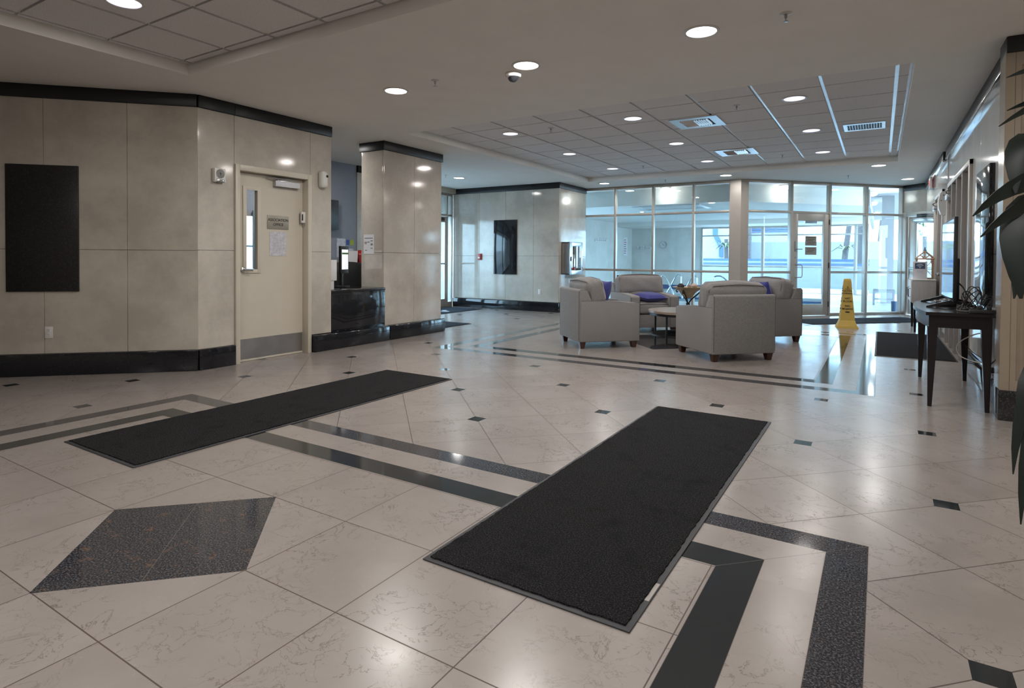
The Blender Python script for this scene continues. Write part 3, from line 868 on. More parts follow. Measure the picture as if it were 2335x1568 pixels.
def outlet(loc, rz, label):
    t = thing('wall_outlet', label, 'outlet', loc, rz)
    obj('plate', MB().box(-.036, .036, -.007, 0, 0, .118, .003), m_white, t)
    for z in (.035, .083):
        q = obj('socket', MB().lathe([(.016, 0), (.016, .003), (0, .003)], 16, mtx=tr(0, -.007, z) @ rot('X', 90)), m_white, t)
        obj('slots', MB().box(-.008, -.005, -.0108, -.0098, z, z+.009).box(.005, .008, -.0108, -.0098, z, z+.009).box(-.002, .002, -.0108, -.0098, z-.01, z-.006), m_ink, q)
    return t
def on_left(s, z): return (CX-s*S45, CYY-s*S45, z)
outlet(on_left(1.375, .375), PI/4, 'white power outlet low on the angled left wall')
outlet((-6.61, 11.82, .39), 0, 'white power outlet low on the far wall')

def panel(loc, rz, w, h, label, d=.022):
    o = obj('wall_panel', MB().box(0, w, -d, .0, 0, h, .003), m_plaq if 'left' in label else m_black, None, True, loc, rz)
    return tag(o, label, 'panel')
panel(on_left(1.735, .85), PI/4, .635, 1.27, 'tall black granite panel on the angled left wall')
panel((-7.86, 11.82, .83), 0, .64, 1.285, 'tall black granite panel on the far wall beside the red alarm')
panel((WX1, 7.62, .80), -PI/2, .85, 1.30, 'tall black granite panel on the right wall behind the tangled cables', .04)

# red pull station, extinguisher cabinet
al = thing('fire_alarm_pull', 'red fire alarm pull station on the far wall', 'alarm', (-8.27, 11.82, 1.165), 0)
obj('case', MB().box(-.045, .045, -.045, 0, 0, .15, .006), m_red, al)
obj('handle', MB().box(-.03, .03, -.056, -.045, .03, .075, .003), m_white, al)
ex = thing('extinguisher_cabinet', 'steel fire extinguisher cabinet with glass front on the short return wall', 'cabinet', (-6.12, 12.28, .855), PI/2)
obj('body', MB().box(-.33, .33, -.012, 0, 0, .73).box(-.33, -.31, -.20, 0, 0, .73).box(.31, .33, -.20, 0, 0, .73).box(-.33, .33, -.20, 0, .71, .73).box(-.33, .33, -.20, 0, 0, .02), m_steel, ex, smooth=False)
xd = obj('door', MB().box(-.34, -.25, -.215, -.20, -.005, .735, .003).box(.25, .34, -.215, -.20, -.005, .735, .003).box(-.25, .25, -.215, -.20, .64, .735, .003).box(-.25, .25, -.215, -.20, -.005, .09, .003), m_steel, ex)
obj('pane', MB().box(-.25, .25, -.209, -.205, .09, .64), m_clear, xd, smooth=False)
obj('latch', MB().box(-.30, -.28, -.235, -.215, .30, .40, .004), m_blk, xd)
xt = thing('fire_extinguisher', 'red and silver fire extinguisher inside the steel wall cabinet', 'extinguisher', (-6.02, 12.28, .876), 0)
obj('cylinder', MB().lathe([(.0, 0), (.075, 0), (.08, .02), (.08, .36), (.06, .42), (.025, .45), (.0, .45)], 20), m_chrome, xt)
obj('label_band', MB().lathe([(.0815, .04), (.0815, .14)], 20, cap=False), m_red, xt)
obj('valve', MB().box(-.02, .02, -.06, .05, .45, .50, .005), m_blk, xt)

# ------------------------------------------------------------------ mats
def floor_mat_obj(cx, cy, w, h, rz, label, pile, cat='mat', tagged=False, edge=.022):
    t = thing('floor_mat', label, cat, (cx, cy, 0), rz)
    obj('rubber_base', MB().box(-w/2, w/2, -h/2, h/2, .0005, .006, .002), m_rub, t)
    b = MB()
    n = 90; pts = []
    iw, ih = w/2-edge, h/2-edge
    rnd = random.Random(int(abs(cx*100)))
    def side(p, q, k):
        for i in range(k):
            f = i/k; j = rnd.uniform(-.003, .003)
            x_, y_ = p[0]+(q[0]-p[0])*f, p[1]+(q[1]-p[1])*f
            pts.append((x_+(j if p[0] == q[0] else 0), y_+(j if p[1] == q[1] else 0)))
    side((-iw, -ih), (iw, -ih), 40); side((iw, -ih), (iw, ih), 120); side((iw, ih), (-iw, ih), 40); side((-iw, ih), (-iw, -ih), 120)
    b.prism(pts, .004, .012)
    obj('pile', b, pile, t, smooth=False)
    if tagged: obj('tag', MB().box(w/2-.020, w/2-.004, -h/2+.20, -h/2+.33, .0055, .0068), m_panel, t, label='small grey tag on the edge')
    return t
floor_mat_obj(-4.055, 3.205, .885, 2.975, 0, 'long black entrance mat lying nearer the office door', m_carpet)
floor_mat_obj(-1.112, 3.295, .875, 2.945, 0, 'long black entrance mat lying to the right in the foreground', m_carpet, tagged=True)
floor_mat_obj(.385, 10.34, .86, 2.95, 0, 'dark mat along the right wall beyond the console table', m_carpet)
floor_mat_obj(-.33, 13.80, 2.95, .9, PI/4, 'blue grey mat in front of the glass pool door behind the yellow cone', m_carpet2)
def logo_marks(t, w, h):
    b = MB()
    for (x, y, a, c) in ((-.2, -.05, .10, .05), (.02, .06, .07, .035), (.18, -.04, .12, .05)):
        b.lathe([(1, 0), (1, .0012), (0, .0012)], 18, mtx=tr(x*w, y*h, .0118) @ Matrix.Diagonal((a*w, c*h, 1, 1)))
    obj('printed_marks', b, m_paper, t)
t = floor_mat_obj(-8.45, 10.55, .95, 1.9, 0, 'dark mat with pale printed marks just inside the far entrance', m_carpet2); logo_marks(t, .9, 1.6)
t = floor_mat_obj(-7.05, 8.42, 1.35, .85, 0, 'dark mat with pale printed marks beside the limestone column', m_carpet2); logo_marks(t, 1.2, .8)

# ------------------------------------------------------------------ armchairs
def make_armchair(label):
    t = thing('armchair', label, 'armchair', (0, 0, 0), 0, 'four grey armchairs around the coffee table')
    Wd, D, zb = .43, .44, .09
    # arms
    for sg, nm in ((-1, 'arm'), (1, 'arm')):
        b = MB()
        x0, x1 = (Wd-.165, Wd) if sg > 0 else (-Wd, -Wd+.165)
        g = [(-D, zb), (-D, .595), (-D+.03, .612), (0.0, .640), (D-.02, .645), (D-.02, zb)]
        b.prof_x(g, x0, x1)
        es = [e for e in b.b.edges]
        bmesh.ops.bevel(b.b, geom=es, offset=.014, segments=3, affect='EDGES', profile=.5)
        b.slot(1)
        for xx in (x0+.008, x1-.008):
            b.tube([(xx, -D+.004, zb+.02), (xx, -D+.002, .588), (xx, -D+.03, .607), (xx, 0, .637), (xx, D-.03, .642)], .0055, 6)
        obj(nm, b, [m_fab, m_welt], t)
    # back frame
    b = MB()
    b.prof_x([(D-.17, .10), (D-.21, .60), (D-.115, .795), (D-.02, .80), (D, .78), (D, zb), (D-.17, zb)], -Wd+.012, Wd-.012)
    bmesh.ops.bevel(b.b, geom=[e for e in b.b.edges], offset=.013, segments=3, affect='EDGES', profile=.5)
    b.slot(1)
    for sg in (-1, 1): b.tube([(sg*(Wd-.018), D-.004, zb+.03), (sg*(Wd-.018), D-.004, .775), (sg*(Wd-.018), D-.03, .796), (sg*(Wd-.018), D-.11, .79)], .005, 6)
    obj('back_frame', b, [m_fab, m_welt], t)
    b = MB().box(-Wd+.16, Wd-.16, -D+.03, D-.15, zb, .305, .012)
    obj('seat_base', b, m_fab, t)
    b = MB().puff(.535, .66, .175, .045, (0, .01, .028), 9, tr(0, -.10, .40))
    b.slot(1)
    for z in (.33, .475):
        b.tube([(-.245, -.425, z), (.245, -.425, z), (.262, -.40, z), (.262, .20, z), (-.262, .20, z), (-.262, -.40, z)], .0055, 6, True)
    obj('seat_cushion', b, [m_fab, m_welt], t)
    b = MB().puff(.82, .25, .345, .075, (.008, .035, .03), 11, tr(0, .175, .755) @ rot('X', -13), jit=.004)
    b.puff(.50, .17, .22, .05, (0, .02, 0), 6, tr(0, .10, .58) @ rot('X', -13))
    b.slot(1)
    for yy in (-.095, .095):
        loop = [(-.34, yy, -.158), (.34, yy, -.158), (.388, yy, -.11), (.392, yy, .11), (.34, yy, .165), (0, yy, .184), (-.34, yy, .165), (-.392, yy, .11), (-.388, yy, -.11)]
        b.tube(loop, .0055, 6, True, mtx=tr(0, .175, .755) @ rot('X', -13))
    obj('back_cushion', b, [m_fab, m_welt], t)
    for sx_ in (-1, 1):
        for sy_ in (-1, 1):
            obj('leg', MB().frustum((sx_*.365, sy_*.375), .055, .055, .085, .085, 0, zb+.005), m_legw, t, smooth=False)
    return t
AC = {'L': ((-3.41, 7.82), 135), 'R': ((-1.67, 7.77), 225), 'RB': ((-1.575, 9.71), -45), 'LB': ((-3.43, 9.77), 45)}
ch0 = make_armchair('grey woven armchair at the left of the group, seen from its side')
ch0.location = (*AC['L'][0], 0); ch0.rotation_euler = (0, 0, R(135))
dup(ch0, (*AC['R'][0], 0), R(225), 'nearest grey armchair, showing its back to the camera')
dup(ch0, (*AC['RB'][0], 0), R(-45), 'grey armchair behind the nearest one, closest to the glass pool door')
dup(ch0, (*AC['LB'][0], 0), R(45), 'grey armchair facing the camera with a blue cushion lying on its seat')

def pillow_obj(label, key, lx, ly, lz, rx, rz=0.):
    (cx, cy), a = AC[key]; a = R(a)
    o = obj('throw_pillow', MB().pillow(.43, .43, .15), m_blue)
    wx, wy = cx+lx*math.cos(a)-ly*math.sin(a), cy+lx*math.sin(a)+ly*math.cos(a)
    o.matrix_world = tr(wx, wy, lz) @ Matrix.Rotation(a+rz, 4, 'Z') @ rot('X', rx)
    return tag(o, label, 'cushion', 'blue throw cushions on the armchairs')
pillow_obj('blue cushion lying flat on the armchair that faces the camera', 'LB', .02, -.20, .583, 4, .2)
pillow_obj('dark blue cushion leaning upright in the left armchair', 'L', -.03, -.035, .70, -72)
pillow_obj('dark blue cushion in the armchair by the pool door', 'RB', .14, -.035, .69, -72)

# coffee table
TX, TY = -2.46, 8.74
tb = thing('coffee_table', 'round wood topped coffee table with black iron legs', 'table', (TX, TY, 0))
obj('table_top', MB().lathe([(0, .425), (.49, .425), (.50, .432), (.50, .462), (.492, .47), (0, .47)], 56), m_tabw, tb)
obj('apron_ring', MB().lathe([(.45, .395), (.48, .395), (.48, .425), (.45, .425), (.45, .395)], 48, cap=False), m_iron, tb)
for k in range(4):
    a = R(45+32+90*k)
    obj('leg', MB().tube([(.462*math.cos(a), .462*math.sin(a), 0), (.462*math.cos(a), .462*math.sin(a), .41)], .016, 10), m_iron, tb)
b = MB().lathe([(.44, .10), (.47, .10), (.47, .118), (.44, .118), (.44, .10)], 48, cap=False)
for k in range(-6, 7):
    y = k*.066; h = math.sqrt(max(.001, .45**2-y*y))
    b.tube([(-h, y, .109), (h, y, .109)], .006, 6)
obj('lower_rack', b, m_iron, tb)

# bowl on scrolled stand
BX, BY = -2.40, 8.78
bs = thing('bowl_stand', 'black iron stand with scrolled arms on the coffee table', 'stand', (BX, BY, .478))
for k in range(3):
    a = R(28+120*k); c, s = math.cos(a), math.sin(a)
    pts = []
    for r, z in [(.05, .012), (.085, .004), (.11, .012), (.118, .03), (.105, .045), (.09, .035), (.098, .022)][::-1]: pts.append((r*c, r*s, z))
    pts += [(.06*c, .06*s, .02), (.02*c, .02*s, .06), (.015*c, .015*s, .10), (.05*c, .05*s, .15), (.12*c, .12*s, .21), (.185*c, .185*s, .268), (.215*c, .215*s, .285), (.24*c, .24*s, .282), (.252*c, .252*s, .262), (.24*c, .24*s, .245), (.222*c, .222*s, .252)]
    obj('scroll_leg', MB().tube(pts, .0105, 8), m_iron, bs)
obj('collar', MB().lathe([(.028, .07), (.028, .095), (.02, .095), (.02, .07), (.028, .07)], 16, cap=False), m_iron, bs)
bw = obj('decor_bowl', MB().lathe([(0, .0), (.035, .0), (.06, .02), (.115, .09), (.20, .155), (.225, .162), (.225, .168), (.20, .166), (.11, .105), (.05, .045), (0, .035)], 40), m_clay, None, True, (BX, BY, .643))
tag(bw, 'sandy glazed cone shaped bowl in the iron stand', 'bowl')
o = obj('pine_cone', MB().puff(.085, .06, .055, .026, (.01, .01, .012), 5, jit=.004), m_cone, None, True, (BX-.10, BY-.03, .819))
tag(o, 'dark pine cone lying at the left of the bowl', 'pine cone')
for k, (x, y, lab) in enumerate(((.03, -.03, 'pale shell in the middle of the bowl'), (.10, .02, 'pale shell at the right of the bowl'), (.06, .08, 'pale shell at the back of the bowl'))):
    o = obj('sea_shell', MB().lathe([(0, -.035), (.022, -.02), (.034, .0), (.024, .022), (.006, .045), (0, .05)], 14, mtx=rot('X', 60+20*k)), m_shell, None, True, (BX+x, BY+y, .820+.004*k))
    tag(o, lab, 'shell', 'shells in the bowl')

# ------------------------------------------------------------------ wet floor cone
cn = thing('wet_floor_cone', 'tall yellow wet floor safety cone', 'cone', (-.50, 12.27, 0), R(8))
b = MB()
b.frustum((0, 0), .345, .345, .335, .335, .0, .03).frustum((0, 0), .325, .325, .315, .315, .03, .05)
b.frustum((0, 0), .30, .30, .235, .235, .05, .14).frustum((0, 0), .235, .235, .115, .115, .14, .86).frustum((0, 0), .115, .115, .095, .095, .86, .885)
obj('body', b, m_yel, cn, smooth=False)
def cone_text(parent, rz):
    g = (.235-.115)/2/.72; tilt = math.atan(g)
    pv = bpy.data.objects.new('lettering_side', None)
    def put(o, z):
        y = -(.235/2-(z-.14)*g)-.002
        o.rotation_euler = (-tilt, 0, rz)
        o.location = (-y*math.sin(rz)*-1 if False else y*-math.sin(rz), y*math.cos(rz), z)
    for s, z, sz, bo in (('CAUTION', .665, .034, .0008), ('CUIDADO', .622, .034, .0008), ('WET', .53, .046, .0009), ('FLOOR', .48, .046, .0009), ('PISO', .395, .044, .0009), ('MOJADO', .345, .044, .0009)):
        o = text('lettering', s, sz, m_ink, parent, (0, 0, 0), sx=.95, bold=bo); put(o, z)
    o = obj('oval_mark', MB().lathe([(1, 0), (1, .001), (0, .001)], 20, mtx=rot('X', 90) @ Matrix.Diagonal((.04, .012, 1, 1))), m_ink, parent); put(o, .29)
    tri = MB()
    P3 = [(-.035, 0, -.028), (.035, 0, -.028), (0, 0, .032)]
    tri.tube(P3, .0035, 6, True).box(-.004, .004, -.001, .001, -.010, .014).box(-.004, .004, -.001, .001, -.021, -.014)
    o = obj('warning_triangle', tri, m_ink, parent); put(o, .722)
cone_text(cn, 0); cone_text(cn, -PI/2)

# ------------------------------------------------------------------ console table, television, cables
tab = thing('console_table', 'dark espresso console table with tapered legs at the right wall', 'table', (.34, 6.02, 0))
def bow(n=14, off=0.):
    return [(-.055*math.sin(PI*k/n)+off*0, 1.58*k/n) for k in range(n+1)]
pts = [(p[0]-.01, p[1]) for p in bow()]
obj('table_top', MB().prism([(.445, -.0), (.445, 1.58)]+pts[::-1], .765, .793), m_esp, tab, smooth=False)
pa = [(p[0]+.012, .02+p[1]*1.54/1.58) for p in bow()]
obj('apron', MB().prism([(.43, .02), (.43, 1.56)]+pa[::-1], .665, .762), m_esp, tab, smooth=False)
for (x, y, ox, oy) in ((.04, .055, -.012, -.01), (.395, .055, .012, -.02), (.04, 1.50, -.01, .01), (.395, 1.50, .01, .01)):
    obj('leg', MB().frustum((x+ox, y+oy), .03, .03, .072, .072, 0, .67, (-ox, -oy)), m_esp, tab, smooth=False)
tv = thing('television', 'flat television on splayed feet standing on the console table', 'television', (.565, 6.50, .793))
obj('screen', MB().box(-.016, -.012, .02, 1.14, .08, .80), m_screen, tv, smooth=False)
obj('bezel', MB().box(-.014, .014, 0, 1.16, .062, .818, .004), m_blk, tv)
obj('rear_housing', MB().box(.014, .045, .15, 1.0, .07, .45, .012), m_blk, tv)
for y in (.16, 1.0):
    obj('foot', xzprism([(-.20, 0), (-.20, .012), (-.02, .07), (.02, .07), (.22, .012), (.22, 0), (.18, 0), (.0, .045), (-.16, 0)], y-.02, y+.02), m_blk, tv, smooth=False)
mb = thing('media_box', 'small flat black media box on the console table under the television', 'box', (.45, 6.86, .793))
obj('case', MB().box(0, .16, 0, .24, .002, .042, .004), m_blk, mb)
obj('glossy_top', MB().box(.004, .156, .004, .236, .042, .0445), m_chrome, mb)
def smooth(pts, n=6):
    P = [Vector(p) for p in pts]; out = []
    for i in range(len(P)-1):
        p0, p1, p2, p3 = P[max(i-1, 0)], P[i], P[i+1], P[min(i+2, len(P)-1)]
        for k in range(n):
            t_ = k/n
            out.append(.5*((2*p1)+(p2-p0)*t_+(2*p0-5*p1+4*p2-p3)*t_**2+(3*p1-p0-3*p2+p3)*t_**3))
    return out+[P[-1]]
def coil(n, r, c, seed, tilt=.3, m=1.0):
    rnd = random.Random(seed); pts = []
    for k in range(n*10):
        a = 2*PI*k/10
        rr = r*(1+.22*math.sin(k*.37+seed))+rnd.uniform(-.006, .006)
        pts.append((c[0]+.84*rr*math.cos(a)+tilt*rr*math.sin(a)+rnd.uniform(-.005, .005), c[1]+.42*rr*math.cos(a)+.02*math.sin(k*.3), c[2]+m*r*(1.25+1.2*math.sin(a+.1*k))*(1+.15*math.sin(k*.5))+.002))
    return smooth(pts, 3)
o = obj('cable_coil', MB().tube(coil(5, .072, (.665, 6.33, .797), 2), .0040, 6), m_blk)
tag(o, 'large upright tangle of black cable on the console table beside the television', 'cable')
o = obj('cable_coil', MB().tube(coil(4, .045, (.745, 6.20, .80), 5, .45, 1.05), .0034, 6), m_blk)
tag(o, 'smaller tangle of black cable at the near end of the console table', 'cable')
o = obj('cable_coil', MB().tube(smooth([(.60, 6.62, 1.02), (.62, 6.52, .99), (.63, 6.42, .95), (.64, 6.36, .90), (.60, 6.34, .84), (.56, 6.26, .803), (.60, 6.16, .801), (.68, 6.13, .803), (.74, 6.2, .805), (.70, 6.28, .806), (.62, 6.24, .812), (.60, 6.18, .82), (.68, 6.16, .825)]), .0055, 6), m_blk)
tag(o, 'thick black lead running down from the back of the television', 'cable')
ps = thing('power_strip', 'black power strip at the near corner of the console table', 'power strip', (.62, 6.03, .793))
obj('case', MB().box(0, .19, 0, .05, .002, .035, .006), m_blk, ps)
for x in (.05, .11): obj('plug', MB().box(x, x+.035, .01, .04, .035, .065, .006), m_blk, ps)
o = obj('hanging_cable', MB().tube(smooth([(.75, 6.05, .80), (.80, 6.05, .76), (.805, 6.07, .62), (.80, 6.1, .50), (.81, 6.18, .41), (.80, 6.3, .36), (.77, 6.25, .30), (.75, 6.12, .33), (.77, 6.05, .40), (.80, 6.0, .46), (.81, 6.05, .55), (.80, 6.1, .72)]), .004, 6), m_blk)
tag(o, 'black cable hanging in a loop behind the near table leg', 'cable')
o = obj('hanging_cable', MB().tube(smooth([(.81, 6.02, .79), (.825, 6.02, .7), (.82, 6.05, .6), (.822, 6.12, .5), (.815, 6.2, .42), (.82, 6.35, .38), (.8, 6.5, .36), (.72, 6.62, .40), (.66, 6.66, .47)]), .0035, 6), m_blk)
tag(o, 'thin black cable hanging down the stone beside the pilaster', 'cable')
o = obj('hanging_cable', MB().tube(smooth([(.80, 6.55, .60), (.72, 6.6, .57), (.63, 6.66, .50), (.60, 6.68, .43), (.63, 6.66, .36), (.72, 6.6, .33), (.80, 6.55, .33)]), .005, 6), m_white)
tag(o, 'pale grey cable looping below the console table', 'cable')
pg = thing('power_adapter', 'black power adapter hanging under the near end of the console table', 'adapter', (.80, 6.22, .30))
obj('case', MB().box(-.03, .02, -.04, .04, 0, .045, .008), m_blk, pg)

# ------------------------------------------------------------------ far right cabinet and what stands on it
cab = thing('side_cabinet', 'weathered grey wood cabinet on dark legs at the far right', 'cabinet', (.47, 12.12, 0))
CW, CD = .33, 1.15
obj('body', MB().box(0, CW, 0, CD, .50, .885, .004), m_cab, cab)
obj('cabinet_top', MB().box(-.012, CW, -.012, CD+.012, .885, .905, .004), m_white, cab)
for y in (.02, .59):
    d = obj('door', MB().box(-.022, -.002, y, y+.54, .51, .875, .003), m_white, cab)
    obj('handle', MB().tube([(-.022, y+.10, .74), (-.05, y+.10, .74), (-.05, y+.10, .60), (-.022, y+.10, .60)], .006), m_blk, d)
for x in (.045, CW-.045):
    for y in (.06, CD-.06): obj('leg', MB().frustum((x, y), .032, .032, .055, .055, 0, .50), m_esp, cab, smooth=False)
wf = thing('wifi_sign', 'white upright card with a navy wireless symbol on the grey cabinet', 'sign', (.575, 12.20, .905), R(-6))
obj('card', MB().box(-.10, .10, -.004, .004, 0, .30, .002).box(-.10, .10, -.05, .05, 0, .004), m_paper, wf)
obj('navy_block', MB().box(-.072, .072, -.006, -.004, .175, .275), m_navy, wf)
wv = MB()
for r in (.018, .038, .058):
    wv.tube([(r*math.sin(R(a)), -.0068, .195+r*math.cos(R(a))) for a in range(-52, 53, 13)], .0042, 6)
wv.lathe([(.007, 0), (.007, .001), (0, .001)], 12, mtx=tr(0, -.0062, .195) @ rot('X', 90))
obj('wireless_symbol', wv, m_paper, wf)
obj('print_lines', MB().box(-.045, .045, -.005, -.004, .135, .14).box(-.03, .04, -.005, -.004, .12, .124).box(-.045, .045, -.005, -.004, .105, .108), mat('pale_print', (.4, .42, .5), .6), wf)
tw = thing('stick_tower', 'raw wooden stick tower with a pitched roof on the grey cabinet', 'model', (.655, 12.50, .905))
tb_ = MB().box(-.125, .125, -.125, .125, 0, .02)
obj('base', tb_, m_raw, tw, smooth=False)
for sx_ in (-1, 1):
    for sy_ in (-1, 1): obj('post', MB().box(sx_*.115-.010, sx_*.115+.010, sy_*.115-.010, sy_*.115+.010, .02, .335), m_raw, tw, smooth=False)
b = MB()
for sy_ in (-1, 1):
    y = sy_*.115
    b.tube([(-.13, y, .345), (.13, y, .345)], .013, 4).tube([(-.135, y, .35), (0, y*.35, .48)], .012, 4).tube([(.135, y, .35), (0, y*.35, .48)], .012, 4).tube([(0, y, .35), (0, y*.35, .48)], .009, 4)
    b.tube([(-.065, y*.7, .41), (0, y, .35)], .007, 4).tube([(.065, y*.7, .41), (0, y, .35)], .007, 4)
for sx_ in (-1, 1): b.tube([(sx_*.12, -.12, .345), (sx_*.12, .12, .345)], .012, 4)
obj('roof_frame', b, m_raw, tw, smooth=False)
b = MB().tube([(-.11, -.115, .04), (.11, -.115, .33)], .004, 4).tube([(.11, -.115, .04), (-.11, -.115, .33)], .004, 4).tube([(.115, -.11, .04), (.115, .11, .33)], .004, 4)
obj('brace', b, m_raw, tw, smooth=False)
obj('finial', MB().lathe([(.025, 0), (.02, .02), (.008, .03), (.012, .05), (.004, .07), (0, .075)], 10, mtx=tr(0, 0, .48)), m_navy, tw)
bx = thing('small_box', 'small brown box standing inside the stick tower', 'box', (.66, 12.50, .925))
obj('case', MB().box(-.05, .0, -.03, .03, .001, .11, .002), mat('brown_card', (.28, .2, .15), .7), bx)

# items on the far right wall
ab = thing('wall_horn', 'white curved wall speaker beside the first far doors', 'speaker', (WX2, 11.36, 1.93), -PI/2)
obj('case', MB().prof_x([(0, 0), (-.06, .01), (-.09, .10), (-.095, .2), (-.075, .33), (-.04, .36), (0, .36)], -.09, .09), m_white, ab)
obj('sensor_dots', MB().lathe([(.008, 0), (.008, .002), (0, .002)], 10, mtx=tr(.092, -.03, .30) @ rot('Y', 90)).lathe([(.008, 0), (.008, .002), (0, .002)], 10, mtx=tr(.092, -.06, .22) @ rot('Y', 90)), m_blk, ab)
rp_ = thing('fire_alarm_pull', 'red fire alarm pull station on the far right wall', 'alarm', (WX2, 13.34, 1.17), -PI/2)
obj('case', MB().box(-.045, .045, -.05, 0, 0, .14, .006), m_red, rp_)
obj('handle', MB().box(-.03, .03, -.06, -.05, .03, .07, .003), m_white, rp_)
sw = thing('light_switch', 'dark two button switch high on the far right wall', 'switch', (WX2, 13.6, 1.92), -PI/2)
obj('plate', MB().box(-.035, .035, -.008, 0, 0, .12, .003), m_white, sw)
obj('button', MB().box(-.015, .015, -.014, -.008, .015, .05, .002).box(-.015, .015, -.014, -.008, .07, .105, .002), m_blk, sw)
xs = thing('exit_sign', 'lit red EXIT sign on the far right wall under the ceiling', 'sign', (WX2-.005, 14.0, 2.60), -PI/2)
obj('case', MB().box(-.16, .16, -.055, -.0, 0, .22, .006), m_white, xs)
text('lettering', 'EXIT', .16, m_exit, xs, (0, -.057, .115), bold=.004)
obj('side_strip', MB().box(.1605, .163, -.022, -.006, .012, .208), m_red, xs)

# ------------------------------------------------------------------ ceiling fittings
def make_downlight(label, lensm, power, col, z):
    t = thing('downlight', label, 'ceiling light', (0, 0, z), 0, 'round recessed downlights')
    obj('trim_ring', MB().lathe([(.108, .003), (.128, .003), (.130, -.003), (.126, -.008), (.110, -.008), (.106, -.002), (.108, .003)], 32, cap=False), m_trim, t)
    obj('lens', MB().lathe([(0, .002), (.107, .002), (.107, -.004), (0, -.006)], 32), lensm, t)
    if not power: return t
    l = bpy.data.lights.new('lamp', 'AREA'); l.shape = 'DISK'; l.size = .21; l.energy = power; l.color = col
    lo_ = bpy.data.objects.new('lamp', l); C.objects.link(lo_); lo_.parent = t; lo_.location = (0, 0, -.012)
    return t
LC = (1, .965, .93)
d1_ = make_downlight('bright round downlight in the soffit, leftmost of the front row of three', m_lens, LAMP_W*1.45, LC, ZC)
d1_.location = (-4.23, 4.53, ZC)
dup(d1_, (-2.68, 4.52, ZC), label='bright round downlight in the soffit above the dome camera')
dup(d1_, (-1.16, 4.52, ZC), label='largest bright round downlight, rightmost of the front soffit row')
d4_ = make_downlight('round downlight in the far soffit by the left end of the glass partition', m_lens, LAMP_W*.35, LC, ZC)
d4_.location = (-5.33, 12.50, ZC)
dup(d4_, (-2.68, 12.48, ZC), label='round downlight in the far soffit before the wide glass post')
dup(d1_, (-.05, 12.49, ZC), label='starry bright downlight in the far soffit right of the acoustic tiles')
dup(d4_, (-7.66, 10.15, ZC), label='round downlight in the soffit between the column and the far wall')
dup(d4_, (.46, 14.83, ZC), label='round downlight in the soffit before the glazed exit door')
dup(d1_, (-7.3, 5.9, ZC), label='round downlight inside the office')
hall = make_downlight('unseen downlight added right of the camera to brighten the lobby', m_lens, LAMP_W*1.3, LC, ZC)  # added lamps out of view, to lift the ceiling and floor at right
hall.location = (2.0, 4.2, ZC)
for y in (1.4, -1.4): dup(hall, (2.0, y, ZC))
d2_ = make_downlight('dim round downlight in the front acoustic tiles at the top left', m_lens2, 6.5, (1, .93, .88), ZT-.013)
d2_.location = (-4.58, 2.13, ZT-.013)
d3_ = make_downlight('unseen fill downlight added in the front tiles above the camera', m_lens, LAMP_W*1.35, LC, ZT-.013)  # added lamps out of view, foreground fill
d3_.location = (-2.6, 1.0, ZT-.013)
for (x, y) in ((-.8, 1.0), (-2.6, -1.2), (-.8, -1.2)):
    dup(d3_, (x, y, ZT-.013), label='unseen fill downlight added in the front tiles above the camera')
rows = ('nearest', 'middle', 'farthest'); cols = ('left', 'centre', 'right')
for j, y in enumerate((7.28, 9.19, 11.12)):
    for i, x in enumerate((-4.57, -2.72, -.84)):
        dup(d2_, (x, y, ZT-.013), label='dim round downlight in the lounge tiles, %s row, %s column' % (rows[j], cols[i]))

def make_sprinkler(label, z):
    t = thing('fire_sprinkler', label, 'sprinkler', (0, 0, z), 0, 'ceiling sprinklers')
    obj('escutcheon', MB().lathe([(0, .002), (.042, .002), (.042, -.003), (.02, -.008), (0, -.008)], 20), m_trim, t)
    obj('head', MB().lathe([(.011, -.008), (.011, -.03), (.005, -.034), (.005, -.052), (.02, -.054), (.02, -.057), (0, -.058)], 12), m_steel, t)
    return t
s0 = make_sprinkler('sprinkler head in the soffit right of the leftmost front downlight', ZC); s0.location = (-3.66, 4.46, ZC)
for (x, y, z, lab) in ((-.58, 4.49, ZC, 'sprinkler head in the soffit at the upper right'), (-7.63, 9.65, ZC, 'sprinkler head in the soffit beside the column'),
                       (-.57, 13.66, ZC, 'sprinkler head in the soffit above the pool door'), (-3.94, 12.55, ZC, 'sprinkler head in the soffit above the long glass partition'),
                       (-3.89, 7.25, ZT-.013, 'sprinkler head in the lounge tiles, near left'), (-1.45, 7.27, ZT-.013, 'sprinkler head in the lounge tiles right of the large air diffuser'),
                       (-3.91, 11.05, ZT-.013, 'sprinkler head in the lounge tiles, far left'), (-1.45, 11.08, ZT-.013, 'sprinkler head in the lounge tiles, far right')):
    dup(s0, (x, y, z), label=lab)

def diffuser(x, y, label):
    t = thing('air_diffuser', label, 'vent', (x, y, ZT-.013))
    h = .30
    obj('frame', MB().box(-h, h, -h, -h+.11, -.012, .0).box(-h, h, h-.11, h, -.012, .0).box(-h, -h+.11, -h+.11, h-.11, -.012, .0).box(h-.11, h, -h+.11, h-.11, -.012, .0), m_tbar, t, smooth=False)
    obj('duct', MB().box(-.19, .19, -.19, .19, -.002, .0), m_grout, t, smooth=False)
    b = MB()
    for k in range(6): b.box(-.0005, .002, -.175, .175, -.022, .012, mtx=tr(.0+.03*k, 0, -.004) @ rot('Y', 35))
    for k in range(6): b.box(-.18, -.02, -.0005, .002, -.022, .012, mtx=tr(0, -.16+.06*k, -.004) @ rot('X', 35))
    obj('vane', b, m_steel, t, smooth=False)
    return t
diffuser(-2.06, 7.90, 'large square air diffuser in the near lounge tiles')
diffuser(-2.06, 10.40, 'square air diffuser in the far lounge tiles')
